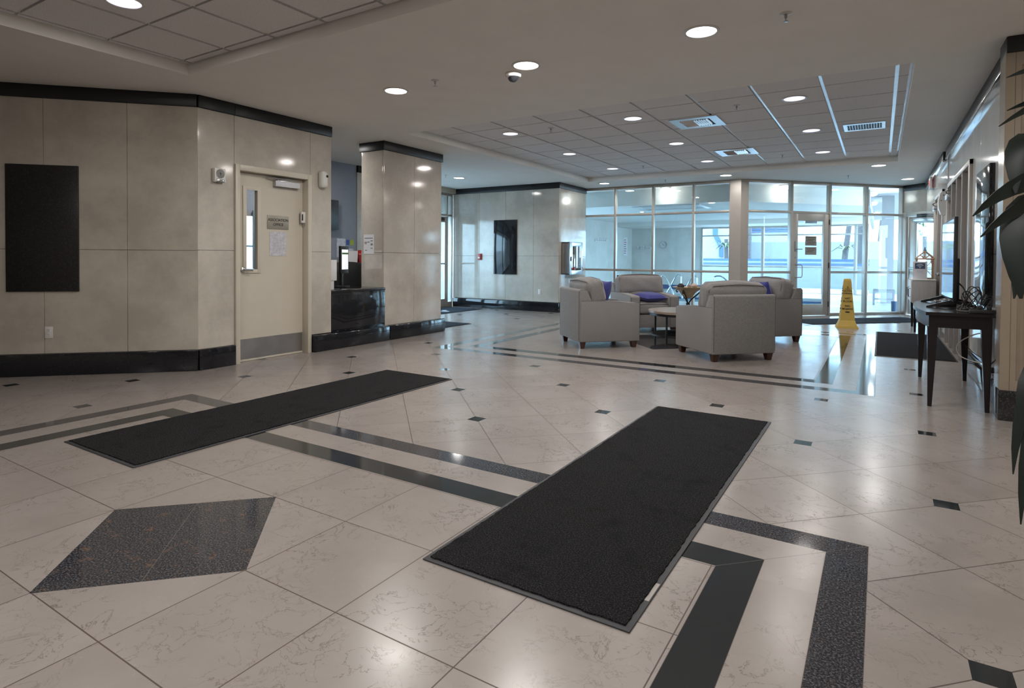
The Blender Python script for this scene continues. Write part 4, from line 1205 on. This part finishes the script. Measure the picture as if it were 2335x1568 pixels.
gt = thing('return_grille', 'slotted return air grille in the lounge tiles at the right', 'vent', (-.21, 9.25, ZT-.013))
obj('frame', MB().box(-.24, .24, -.24, -.17, -.01, 0).box(-.24, .24, .17, .24, -.01, 0).box(-.24, -.2, -.17, .17, -.01, 0).box(.2, .24, -.17, .17, -.01, 0), m_tbar, gt, smooth=False)
obj('duct', MB().box(-.2, .2, -.17, .17, -.002, 0), m_ink, gt, smooth=False)
b = MB()
for k in range(13): b.box(-.2+.031*k, -.192+.031*k, -.17, .17, -.012, 0)
obj('louvre', b, m_steel, gt, smooth=False)
cm = thing('dome_camera', 'white dome security camera on the soffit below the middle downlight', 'camera', (-2.90, 4.66, ZC))
obj('housing', MB().lathe([(0, 0), (.075, 0), (.075, -.02), (.066, -.036), (.05, -.04), (0, -.04)], 28), m_white, cm)
obj('dome', MB().lathe([(.05, -.038), (.047, -.055), (.03, -.075), (0, -.082)], 24), m_screen, cm)

# ------------------------------------------------------------------ office contents
tvo = thing('wall_television', 'dark wall mounted screen inside the office', 'television', (-8.30, 7.12, 1.70), PI/2)
obj('screen', MB().box(-.55, .20, -.11, -.05, 0, .52, .006), m_blk, tvo)
obj('bracket', MB().box(-.25, -.1, -.05, 0, .2, .35), m_blk, tvo)
def sheet(name, y0, y1, z0, z1, m, lab, cat):
    o = obj(name, MB().box(0, y1-y0, -.004, 0, 0, z1-z0), m, None, False, (-8.30, y0, z0), PI/2)
    return tag(o, lab, cat)
sheet('wall_paper_sheet', 7.37, 7.57, 1.21, 1.55, m_gloss, 'glossy printed sheet behind the office monitor', 'paper')
sheet('wall_paper_sheet', 7.585, 7.765, 1.20, 1.37, m_gloss, 'glossy printed sheet under the coloured notes', 'paper')
sheet('sticky_note', 7.595, 7.665, 1.435, 1.53, m_sblue, 'blue note stuck on the office wall', 'note')
sheet('sticky_note', 7.69, 7.77, 1.435, 1.53, m_slime, 'lime yellow note stuck on the office wall', 'note')
mo = thing('office_monitor', 'desktop monitor on the reception counter turned sideways', 'monitor', (-6.64, 5.97, .775), R(119))
obj('bezel', MB().box(-.03, .30, -.018, .018, .20, .60, .004), m_blk, mo)
sc_ = obj('screen', MB().box(.0, .27, -.021, -.018, .26, .55), m_scr, mo, smooth=False)
obj('title_bar', MB().box(.0, .27, -.023, -.021, .48, .505), m_green, sc_, smooth=False)
obj('stand', MB().box(.10, .17, .018, .05, .02, .40, .004).box(.03, .24, -.06, .12, .0, .015, .004), m_blk, mo)
wb = thing('display_card', 'white box standing on the counter at the left', 'box', (-6.30, 5.41, .775), 0)
obj('case', MB().box(-.06, .02, 0, .17, .12, .40, .003), m_white, wb)
obj('foot', MB().box(-.05, .01, .03, .13, 0, .12), m_white, wb)
oc = thing('office_chair', 'black padded office chair behind the counter', 'chair', (-7.25, 6.72, 0), R(60))
obj('backrest', MB().puff(.56, .12, .66, .05, (.02, .02, .03), 8, tr(0, .22, .78)), m_blk, oc)
obj('seat', MB().puff(.54, .52, .12, .05, (0, 0, .02), 7, tr(0, -.02, .46)), m_blk, oc)
for sg in (-1, 1): obj('armrest', MB().box(sg*.30-.03, sg*.30+.03, -.2, .18, .66, .70, .012).box(sg*.30-.015, sg*.30+.015, -.05, .0, .44, .67), m_blk, oc)
b = MB().lathe([(.03, .06), (.03, .42)], 12)
for k in range(5):
    a = 2*PI*k/5; b.tube([(0, 0, .08), (.30*math.cos(a), .30*math.sin(a), .045)], .02, 6).lathe([(0, 0), (.028, 0), (.028, .05), (0, .05)], 10, (.30*math.cos(a), .30*math.sin(a), 0))
obj('base', b, m_blk, oc)
bg_ = thing('back_desk', 'black desk against the office back wall', 'desk', (-7.98, 6.2, 0))
obj('desk_top', MB().box(-.3, .25, -.8, 1.55, .98, 1.03, .005), m_blk, bg_)
obj('panel', MB().box(-.28, .2, -.78, -.74, 0, .98).box(-.28, .2, 1.5, 1.54, 0, .98).box(-.28, -.25, -.74, 1.5, .1, .98), m_blk, bg_)
rb = thing('red_bag', 'red bag standing on the office desk by the column', 'bag', (-7.85, 7.52, 1.04))
obj('bag_body', MB().puff(.2, .2, .26, .08, (.02, .02, .03), 7, tr(0, 0, .14), jit=.006), m_red, rb)
ff = thing('document_holder', 'tilted clear document holder beside the red bag', 'holder', (-7.82, 7.27, 1.03), R(35))
obj('sheet', MB().box(-.1, .1, -.004, .004, 0, .30, mtx=rot('X', -12)), m_paper, ff)
obj('prop', MB().box(-.02, .02, .0, .006, 0, .26, mtx=tr(0, .12, 0) @ rot('X', 14)), m_blk, ff)
nt_ = thing('column_notice', 'white printed notice taped to the shaded side of the column', 'paper', (-6.49, KY0, 1.265), 0)
obj('page', MB().box(-.11, .105, -.003, 0, 0, .29), m_paper, nt_)
lb = MB().box(-.09, .08, -.004, -.003, .232, .240)
for (x0, x1, z) in ((-.09, -.04, .17), (-.03, .01, .172), (.035, .075, .19), (.035, .075, .145), (.035, .075, .13), (-.09, -.045, .15), (.035, .075, .08), (-.08, -.04, .05)): lb.box(x0, x1, -.004, -.003, z, z+.009)
obj('print', lb, m_ink, nt_)

# ------------------------------------------------------------------ plant at the right edge
plt = thing('potted_plant', 'large potted plant with shade-darkened leaves at the right edge of the picture', 'plant', (.93, 3.12, 0))
obj('pot', MB().lathe([(0, 0), (.15, 0), (.19, .30), (.20, .33), (.18, .33), (.17, .29), (0, .29)], 28), m_pot, plt)
def leaf(base, mid, tip, w, side=None, n=12):
    pts = []; wd = []
    B, Mi, Tp = Vector(base), Vector(mid), Vector(tip)
    for i in range(n+1):
        t_ = i/n
        pts.append((1-t_)**2*B+2*t_*(1-t_)*Mi+t_**2*Tp)
        wd.append(max(.0015, w*(math.sin(PI*min(1, t_**.8*.96+.03)))**.85))
    return MB().strip(pts, wd, .0012, .22, side)
for k, (x, y, zt) in enumerate(((0, 0, 1.55), (.07, .05, 1.95), (-.05, .07, .95))):
    obj('cane', MB().tube([(x, y, .28), (x+.02, y, zt*.6), (x-.02, y, zt)], [.018, .016, .012], 8), m_stem, plt)
PLX, PLY = .93, 3.12
def L3(b, m, t, w, side=(.2, -.3, 1)):
    q = lambda p: (p[0]-PLX, p[1]-PLY, p[2])
    obj('leaf', leaf(q(b), q(m), q(t), w, side), m_leaf, plt)
L3((.92, 3.1, 1.52), (.52, 3.0, 1.66), (.312, 3.0, 1.40), .048)
L3((.92, 3.12, 1.42), (.56, 3.0, 1.60), (.338, 3.0, 1.315), .046)
L3((.86, 3.12, 1.62), (.40, 3.02, 1.90), (.445, 3.0, 1.485), .075, (1, -.35, .1))
L3((.86, 3.10, 1.44), (.38, 2.98, 1.62), (.464, 2.98, 1.075), .10, (1, -.3, 0))
L3((.92, 3.12, 1.30), (.47, 3.06, 1.42), (.455, 3.06, 1.07), .05, (1, -.2, 0))
L3((.95, 3.15, 1.86), (.62, 3.0, 1.94), (.388, 3.0, 1.75), .026)
L3((.95, 3.15, 1.95), (.62, 3.0, 2.02), (.408, 3.0, 1.938), .024)
L3((.95, 3.15, 1.88), (.60, 3.03, 1.90), (.416, 3.03, 1.815), .022)
L3((.90, 3.10, .80), (.46, 3.0, 1.02), (.455, 3.0, .385), .040, (1, -.3, 0))
L3((.90, 3.10, .72), (.47, 2.98, .95), (.478, 2.98, .20), .042, (1, -.3, 0))
L3((.90, 3.10, .78), (.46, 2.92, 1.04), (.462, 2.92, .56), .06, (1, -.3, .1))
for k in range(16):
    a = 2*PI*k/16*1.618+.4; z = .9+.07*k
    r = .42
    if math.cos(a) < -.25 and abs(math.sin(a)) < .9: continue
    L3((PLX, PLY, z), (PLX+.3*math.cos(a), PLY+.3*math.sin(a), z+.22), (PLX+r*math.cos(a), PLY+r*math.sin(a), z-.05), .05, (-math.sin(a), math.cos(a), 0))

# ------------------------------------------------------------------ rest of the lobby behind the camera
bw_ = MB().box(-10.2, 3.2, -5.4, -5.2, 0, ZC)
struct('wall_back', bw_, m_stone, 'stone wall behind the camera', 'wall')
rw = MB().box(3.05, 3.2, -5.2, 5.84, 0, ZC)
struct('wall_right_front', rw, m_stone, 'stone wall right of the camera', 'wall')
lw_ = MB().box(-10.2, -10.05, -5.2, 3.0, 0, ZC).prism([(-10.1, .0), (-8.65, 1.05), (-8.72, 1.2), (-10.2, .2)], 0, ZC)
struct('wall_left_front', lw_, m_stone, 'stone wall left of the camera', 'wall')
lw2 = MB().box(-10.2, -8.30, 3.3, 3.4, 0, ZC).box(-10.2, -8.46, 7.6, 7.75, 0, ZC).box(-9.3, -9.0, 7.75, 7.9, 0, ZC).box(-10.2, -9.10, 11.9, 12.0, 0, ZC)
struct('wall_hall_side', lw2, m_stone, 'side walls of the entrance hall', 'wall')

# ------------------------------------------------------------------ pool room
PY1, PXL = 24.0, -8.95
pf = MB()
pool = (-7.2, -1.35, 17.2, 20.9)
pf.box(PXL, pool[0], 13.28, PY1+.2, -.1, -.002).box(pool[1], 3.4, 16.4, PY1+.2, -.1, -.002).box(pool[0], pool[1], pool[3], PY1+.2, -.1, -.002)
pf.prism([(pool[0], 13.28), (-2.43, 13.28), (.62, 16.4), (pool[1], 16.4), (pool[1], pool[2]), (pool[0], pool[2])], -.1, -.002)
struct('floor_pool', pf, m_deck, 'pale tiled pool deck beyond the glass', 'floor')
ps_ = MB().box(pool[0], pool[0]+.05, pool[2], pool[3], -.9, -.1).box(pool[1]-.05, pool[1], pool[2], pool[3], -.9, -.1).box(pool[0], pool[1], pool[2], pool[2]+.05, -.9, -.1).box(pool[0], pool[1], pool[3]-.05, pool[3], -.9, -.1)
struct('wall_pool_basin', ps_, m_bluep, 'blue tiled sides of the pool basin', 'pool')
pw = obj('pool_water', MB().box(pool[0], pool[1], pool[2], pool[3], -.9, -.14), m_water, None, False)
tag(pw, 'turquoise water of the indoor pool', 'water', kind='structure')
pwl = MB()
pwl.box(PXL-.2, PXL, 13.1, 13.8, 0, 3.4).box(PXL-.2, PXL, 18.4, PY1+.2, 0, 3.4).box(PXL-.2, PXL, 13.8, 18.4, 0, .2).box(PXL-.2, PXL, 13.8, 18.4, 2.5, 3.4)
struct('wall_pool_left', pwl, m_stone3, 'stone left wall of the pool room, lightened for daylight', 'wall')
glazing('window_6', (PXL-.1, 13.8), (PXL-.1, 18.4), [1.15, 2.3, 3.45], [.95], 2.5, 'unseen side glazing added to light the pool room', pane=m_glass2)  # added where the camera cannot see it, for daylight in the pool room
pwb = MB().box(PXL, -6.05, PY1, PY1+.2, .17, 3.4).slot(1).box(PXL, -6.05, PY1-.02, PY1+.2, 0, .17)
struct('wall_pool_back', pwb, [m_stone3, m_bluep], 'stone back wall of the pool room, lightened for daylight', 'wall')
pwn = MB().box(PXL, -6.27, 13.2, 13.36, 0, 3.4)
struct('wall_pool_near', pwn, m_stone3, 'near wall of the pool room beside the partition', 'wall')
pc = MB()
pc.prism([(PXL, 13.30), (-2.44, 13.30), (.62, 16.42), (1.0, 16.9), (1.0, 19.6), (-.45, 18.05), (-3.0, 15.3), (PXL, 15.3)], 3.06, 3.3)
pc.prism([(PXL, 15.2), (-3.0, 15.2), (-.35, 18.0), (-.35, PY1+.4), (PXL, PY1+.4)], 2.64, 3.3)
pc.box(PXL, -.35, 22.2, PY1+.4, 2.48, 2.64)
struct('ceiling_pool', pc, m_ceil, 'stepped pool room ceiling with a lower bulkhead', 'ceiling')
sk = thing('ceiling_window', 'flat framed light panel in the pool room ceiling', 'ceiling light', (-4.85, 16.0, 2.64))
obj('frame', MB().box(-.9, .9, -.6, -.5, -.03, 0).box(-.9, .9, .5, .6, -.03, 0).box(-.9, -.8, -.5, .5, -.03, 0).box(.8, .9, -.5, .5, -.03, 0), m_tbar, sk, smooth=False)
obj('panel', MB().box(-.8, .8, -.5, .5, -.012, 0), m_white, sk, smooth=False)
glazing('window_5', (-6.05, PY1), (-.35, PY1), [2.27, 4.30, 5.31], [.95, 2.14], 2.48, 'outer glazing of the pool room', mw=.1, pane=m_glass2, bot=.02)
pk = MB().box(.02, .32, 20.0, 20.3, 0, 3.06)
struct('wall_porch_post', pk, m_stucco, 'white post of the covered walk outside', 'post')
pr = MB().box(-.35, 1.6, 19.2, 32, 3.06, 3.2).box(-.35, -.25, 18.0, 32, 2.64, 3.2)
struct('ceiling_porch', pr, m_stucco, 'ceiling of the covered walk outside', 'ceiling')

def dome(x, y, z, lab, p=3):
    t = thing('dome_light', lab, 'ceiling light', (x, y, z), 0, 'round dome ceiling lights beyond the glass')
    obj('base', MB().lathe([(0, 0), (.14, 0), (.14, -.02), (.125, -.03), (0, -.03)], 28), m_steel, t)
    obj('globe', MB().lathe([(.122, -.03), (.118, -.06), (.09, -.105), (.05, -.125), (0, -.13)], 28), m_dome, t)
    obj('cage_strap', MB().tube([(.127*math.cos(a), 0, -.03-.105*math.sin(a)) for a in [PI*k/12 for k in range(13)]], .006, 6), m_steel, t)
    l = bpy.data.lights.new('lamp', 'POINT'); l.energy = p; l.shadow_soft_size = .1; l.color = (1, .95, .88)
    lo_ = bpy.data.objects.new('lamp', l); C.objects.link(lo_); lo_.parent = t; lo_.location = (0, 0, -.22)
    return t
dome(-4.70, 14.98, 3.055, 'round dome light above the armchairs behind the long partition')
dome(-2.02, 15.95, 3.06, 'round dome light just left of the pool door')
dome(-.20, 18.55, 3.06, 'nearest dome light over the covered walk')
dome(-.22, 21.7, 3.06, 'second dome light over the covered walk', 3)
dome(-.15, 26.5, 3.06, 'farthest dome light over the covered walk', 3)

ck = thing('wall_clock', 'round white clock on the pool room back wall', 'clock', (-7.6, PY1, 1.80))
obj('rim', MB().lathe([(.15, 0), (.15, .04), (.13, .045), (.13, .02), (0, .02)], 32, mtx=rot('X', 90)), m_steel, ck)
obj('dial', MB().lathe([(.13, .02), (.13, .024), (0, .024)], 32, mtx=rot('X', 90)), m_paper, ck)
obj('hands', MB().box(-.005, .005, -.03, -.027, -.01, .085, mtx=rot('Y', -35)).box(-.006, .006, -.03, -.027, -.01, .06, mtx=rot('Y', 110)), m_ink, ck)
def hooks(loc, rz, n, w, lab):
    t = thing('towel_hooks', lab, 'hook rack', loc, rz)
    obj('rail', MB().box(0, w, -.03, 0, 0, .12, .006), m_white, t)
    for k in range(n):
        x = w*(k+.5)/n
        obj('hook', MB().tube([(x, -.03, .08), (x, -.08, .09), (x, -.10, .16)], .010, 6).tube([(x, -.03, .05), (x, -.07, .03), (x, -.08, .07)], .009, 6), m_steel, t)
hooks((PXL, 20.15, 1.84), PI/2, 5, .95, 'white rail of coat hooks on the left wall of the pool room')
hooks((-8.72, PY1, 1.60), 0, 5, .62, 'white rail of coat hooks on the back wall of the pool room')
rl = thing('pool_rules_sign', 'narrow white pool rules sign with red lines on the left pool wall', 'sign', (PXL, 23.0, 1.35), PI/2)
obj('board', MB().box(0, .45, -.012, 0, 0, .75), m_paper, rl)
lb = MB()
for k in range(7): lb.box(.06, .26+.03*(k % 3), -.014, -.012, .08+.09*k, .11+.09*k)
obj('red_lines', lb, m_maroon, rl)
def rail(x, y, sc, rz, lab):
    t = thing('pool_rail', lab, 'handrail', (x, y, 0), rz, 'chrome pool handrails')
    pts = [(0, 0, 0), (0, 0, .62*sc), (.03*sc, 0, .68*sc), (.09*sc, 0, .70*sc), (.15*sc, 0, .66*sc), (.42*sc, 0, .14*sc), (.46*sc, 0, -.05)]
    obj('tube', MB().tube(pts, .022, 10), m_chrome, t)
    obj('foot', MB().lathe([(.05, 0), (.05, .012), (.03, .02), (0, .02)], 16), m_chrome, t)
rail(-6.08, 18.95, .98, 0, 'chrome rail at the pool, farthest left')
rail(-5.42, 19.0, 1.05, PI, 'chrome rail at the pool, second from left')
rail(-4.95, 19.1, 1.0, PI, 'chrome rail at the pool, third from left')
t = thing('pool_rail', 'chrome rail at the pool behind the nearest armchair', 'handrail', (-4.42, 19.0, 0), 0, 'chrome pool handrails')
obj('tube', MB().tube([(0, 0, 0), (0, 0, .6), (.03, 0, .67), (.10, 0, .70), (.22, 0, .70), (.30, 0, .66), (.75, 0, .28), (.85, 0, .1)], .022, 10), m_chrome, t)
obj('foot', MB().lathe([(.05, 0), (.05, .012), (.03, .02), (0, .02)], 16), m_chrome, t)
pch = thing('patio_chair', 'dark woven patio chair behind the left armchair by the glass', 'chair', (-5.35, 14.3, 0), R(160))
obj('seat', MB().box(-.26, .26, -.25, .25, .38, .43, .01), m_iron, pch)
b = MB().tube([(-.25, .25, .42), (-.25, .30, .80)], .016, 6).tube([(.25, .25, .42), (.25, .30, .80)], .016, 6).box(-.25, .25, .28, .30, .70, .80)
for k in range(5): b.box(-.22+.1*k, -.18+.1*k, .27, .285, .45, .72)
obj('backrest', b, m_iron, pch)
for sx_ in (-1, 1):
    for sy_ in (-1, 1): obj('leg', MB().tube([(sx_*.24, sy_*.23, 0), (sx_*.24, sy_*.23, .4)], .014, 6), m_iron, pch)

# ------------------------------------------------------------------ outside
gd = MB().box(-40, 40, PY1+.2, 80, -.14, -.02).box(.62, 40, 15.6, PY1+.2, -.14, -.02).box(-40, -9.3, -20, 40, -.14, -.02).box(3.2, 40, -20, 15.6, -.14, -.02).box(-9.3, 3.2, -40, -5.4, -.14, -.02)
struct('ground', gd, m_conc, 'pale paved ground outside', 'ground')
gw = MB().box(-14, .45, 29.0, 29.3, -.02, 1.0).slot(1).box(-14, .5, 28.95, 29.35, 1.0, 1.07).box(-14, .4, 31.0, 31.2, 1.14, 1.26).slot(0).box(-14, .4, 31.0, 31.2, -.02, 1.14)
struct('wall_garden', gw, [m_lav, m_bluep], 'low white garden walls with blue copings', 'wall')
bl = thing('white_building', 'building painted white for sunlight, with a blue slanted stripe, beyond the pool windows', 'building', (0, 0, 0))
obj('wall', MB().box(-11, -6.3, 34, 37, 0, 6), m_stucco, bl, smooth=False)  # white paint stands in for direct sun on this facade
obj('stripe', xzprism([(-7.95, 4), (-7.7, 4), (-7.7, 2.6), (-7.38, 1.95), (-7.38, 1.35), (-7.60, 1.35), (-7.60, 1.85), (-7.95, 2.6)], 33.9, 34.0), m_bluep, bl, smooth=False)
b2_ = thing('lower_building', 'long pale wall with a blue striped roof beyond the garden', 'building', (0, 0, 0))
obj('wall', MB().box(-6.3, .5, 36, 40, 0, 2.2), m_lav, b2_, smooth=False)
rf = MB()
for k in range(4): rf.box(-6.3, -4.2, 35.9-.0*k, 36.0, 2.78+.12*k, 2.84+.12*k)
obj('roof_stripe', rf, m_bluep, b2_, smooth=False)
obj('roof', MB().box(-6.3, -4.0, 36.0, 40, 2.2, 3.3), m_stucco, b2_, smooth=False)
def palm(x, y, h, lean, r, crown_z, lab, nf=14, fl_=.7):
    t = thing('palm_tree', lab, 'palm', (x, y, -.02))
    obj('trunk', MB().tube([(0, 0, 0), (lean*.3, 0, h*.33), (lean*.7, 0, h*.66), (lean, 0, h)], [r*1.3, r, r*.9, r*.8], 12), m_trunk, t)
    b = MB(); rnd = random.Random(int(x*10))
    for k in range(nf):
        a = 2*PI*k/nf+rnd.uniform(-.2, .2); e = rnd.uniform(.1, .8)
        c, s = math.cos(a), math.sin(a); L_ = fl_*rnd.uniform(.8, 1.1)
        pts = [(lean*crown_z/h, 0, crown_z), (lean*crown_z/h+c*L_*.5, s*L_*.5, crown_z+e*L_*.5), (lean*crown_z/h+c*L_, s*L_, crown_z+(e-.55)*L_*.7)]
        b.strip(pts, [.02, .06, .003], .002, .3)
    obj('fronds', b, m_frond, t)
palm(-1.55, 32.5, 4.6, .40, .13, 1.75, 'palm with a small green crown seen right of the pool door')
palm(-.80, 30.2, 5.5, .05, .19, 4.9, 'thick shaggy palm trunk at the mullion right of the pool door', 12, 1.2)
palm(-5.85, 32.6, 5.0, .05, .16, 4.6, 'palm trunk seen just right of the wide glass post', 12, 1.2)
palm(-.215, 41.5, 6.0, .35, .08, 5.4, 'thin leaning palm trunk far outside above the bench', 10, 1.0)
palm(-6.85, 32.4, 2.3, -.05, .12, 1.9, 'bushy palm in front of the white building', 16, .8)
bn = thing('slatted_bench', 'pale slatted bench outside beyond the last glass pane', 'bench', (-.12, 19.3, 0))
b = MB()
for k in range(9): b.box(-.02+.055*k, .02+.055*k, -.22, .22, .405, .43)
obj('seat_slats', b, m_bench, bn, smooth=False)
obj('frame', MB().box(-.04, .48, -.24, -.2, .34, .405).box(-.04, .48, .2, .24, .34, .405), m_bench, bn, smooth=False)
for x in (-.02, .44):
    for y in (-.21, .21): obj('leg', MB().box(x-.025, x+.025, y-.02, y+.02, 0, .34), m_bench, bn, smooth=False)
obj('stretcher', MB().box(-.02, .44, -.215, -.195, .14, .18), m_bench, bn, smooth=False)
bi = thing('waste_bin', 'small dark bin at the foot of the last glass pane', 'bin', (.30, 16.9, 0))
obj('can', MB().lathe([(0, 0), (.06, 0), (.065, .24), (.055, .24), (.05, .03), (0, .03)], 18), m_navy, bi)
sw_ = MB().box(-.35, .6, 26.0, 26.3, -.02, 1.25)
struct('wall_sunlit', sw_, m_stucco, 'sunlit white wall behind the bench', 'wall')
at = thing('attention_sign', 'white ATTENTION notice board outside the glazed exit door', 'sign', (.93, 16.12, 1.27), -PI/4)
obj('board', MB().box(-.18, .26, 0, .012, 0, .50), mat('greyed_white_board', (.22, .22, .22), .7), at)  # white board coloured grey so skylight does not bleach it
obj('red_header', MB().box(-.16, .24, -.003, 0, .42, .48), m_maroon, at)
text('lettering', 'ATTENTION', .062, m_paper, at, (.04, -.0036, .45), sx=.95, bold=.0008)
lb = MB()
for k, (a, c) in enumerate(((-.15, .0), (-.08, .02), (-.06, .0), (-.02, .10), (.0, .16))): lb.box(a, c, -.002, 0, .34-.075*k, .355-.075*k)
obj('red_lines', lb, m_maroon, at)
obj('post', MB().box(-.02, .02, .012, .04, -1.29, .45), m_steel, at)
tr_ = thing('shade_tree', 'leafy green tree outside the glazed exit door', 'tree', (1.85, 27.0, -.02))
obj('trunk', MB().tube([(0, 0, 0), (.05, 0, 1.2), (0, .1, 2.4)], [.13, .1, .07], 10), m_trunk, tr_)
b = MB(); rnd = random.Random(3)
for k in range(800):
    a, q = rnd.uniform(0, 2*PI), rnd.uniform(-1, 1)
    rr = 1.25*rnd.uniform(.35, 1)**.6
    c = Vector((rr*math.cos(a)*math.sqrt(1-q*q), rr*math.sin(a)*math.sqrt(1-q*q), 3.1+rr*q*.8))
    d = Vector((rnd.uniform(-1, 1), rnd.uniform(-1, 1), rnd.uniform(-1, .4))).normalized()*.12
    b.strip([c, c+d*.5, c+d], [.01, .06, .004], .002, .2)
obj('foliage', b, m_tree, tr_)
rm = MB().box(.5, 3.4, 15.6, 19.2, 3.06, 3.2)  # added overhang, blocks a sun patch inside the exit door
struct('ceiling_sun_overhang', rm, m_stucco, 'added overhang keeping sun out of the glazed exit door', 'ceiling')
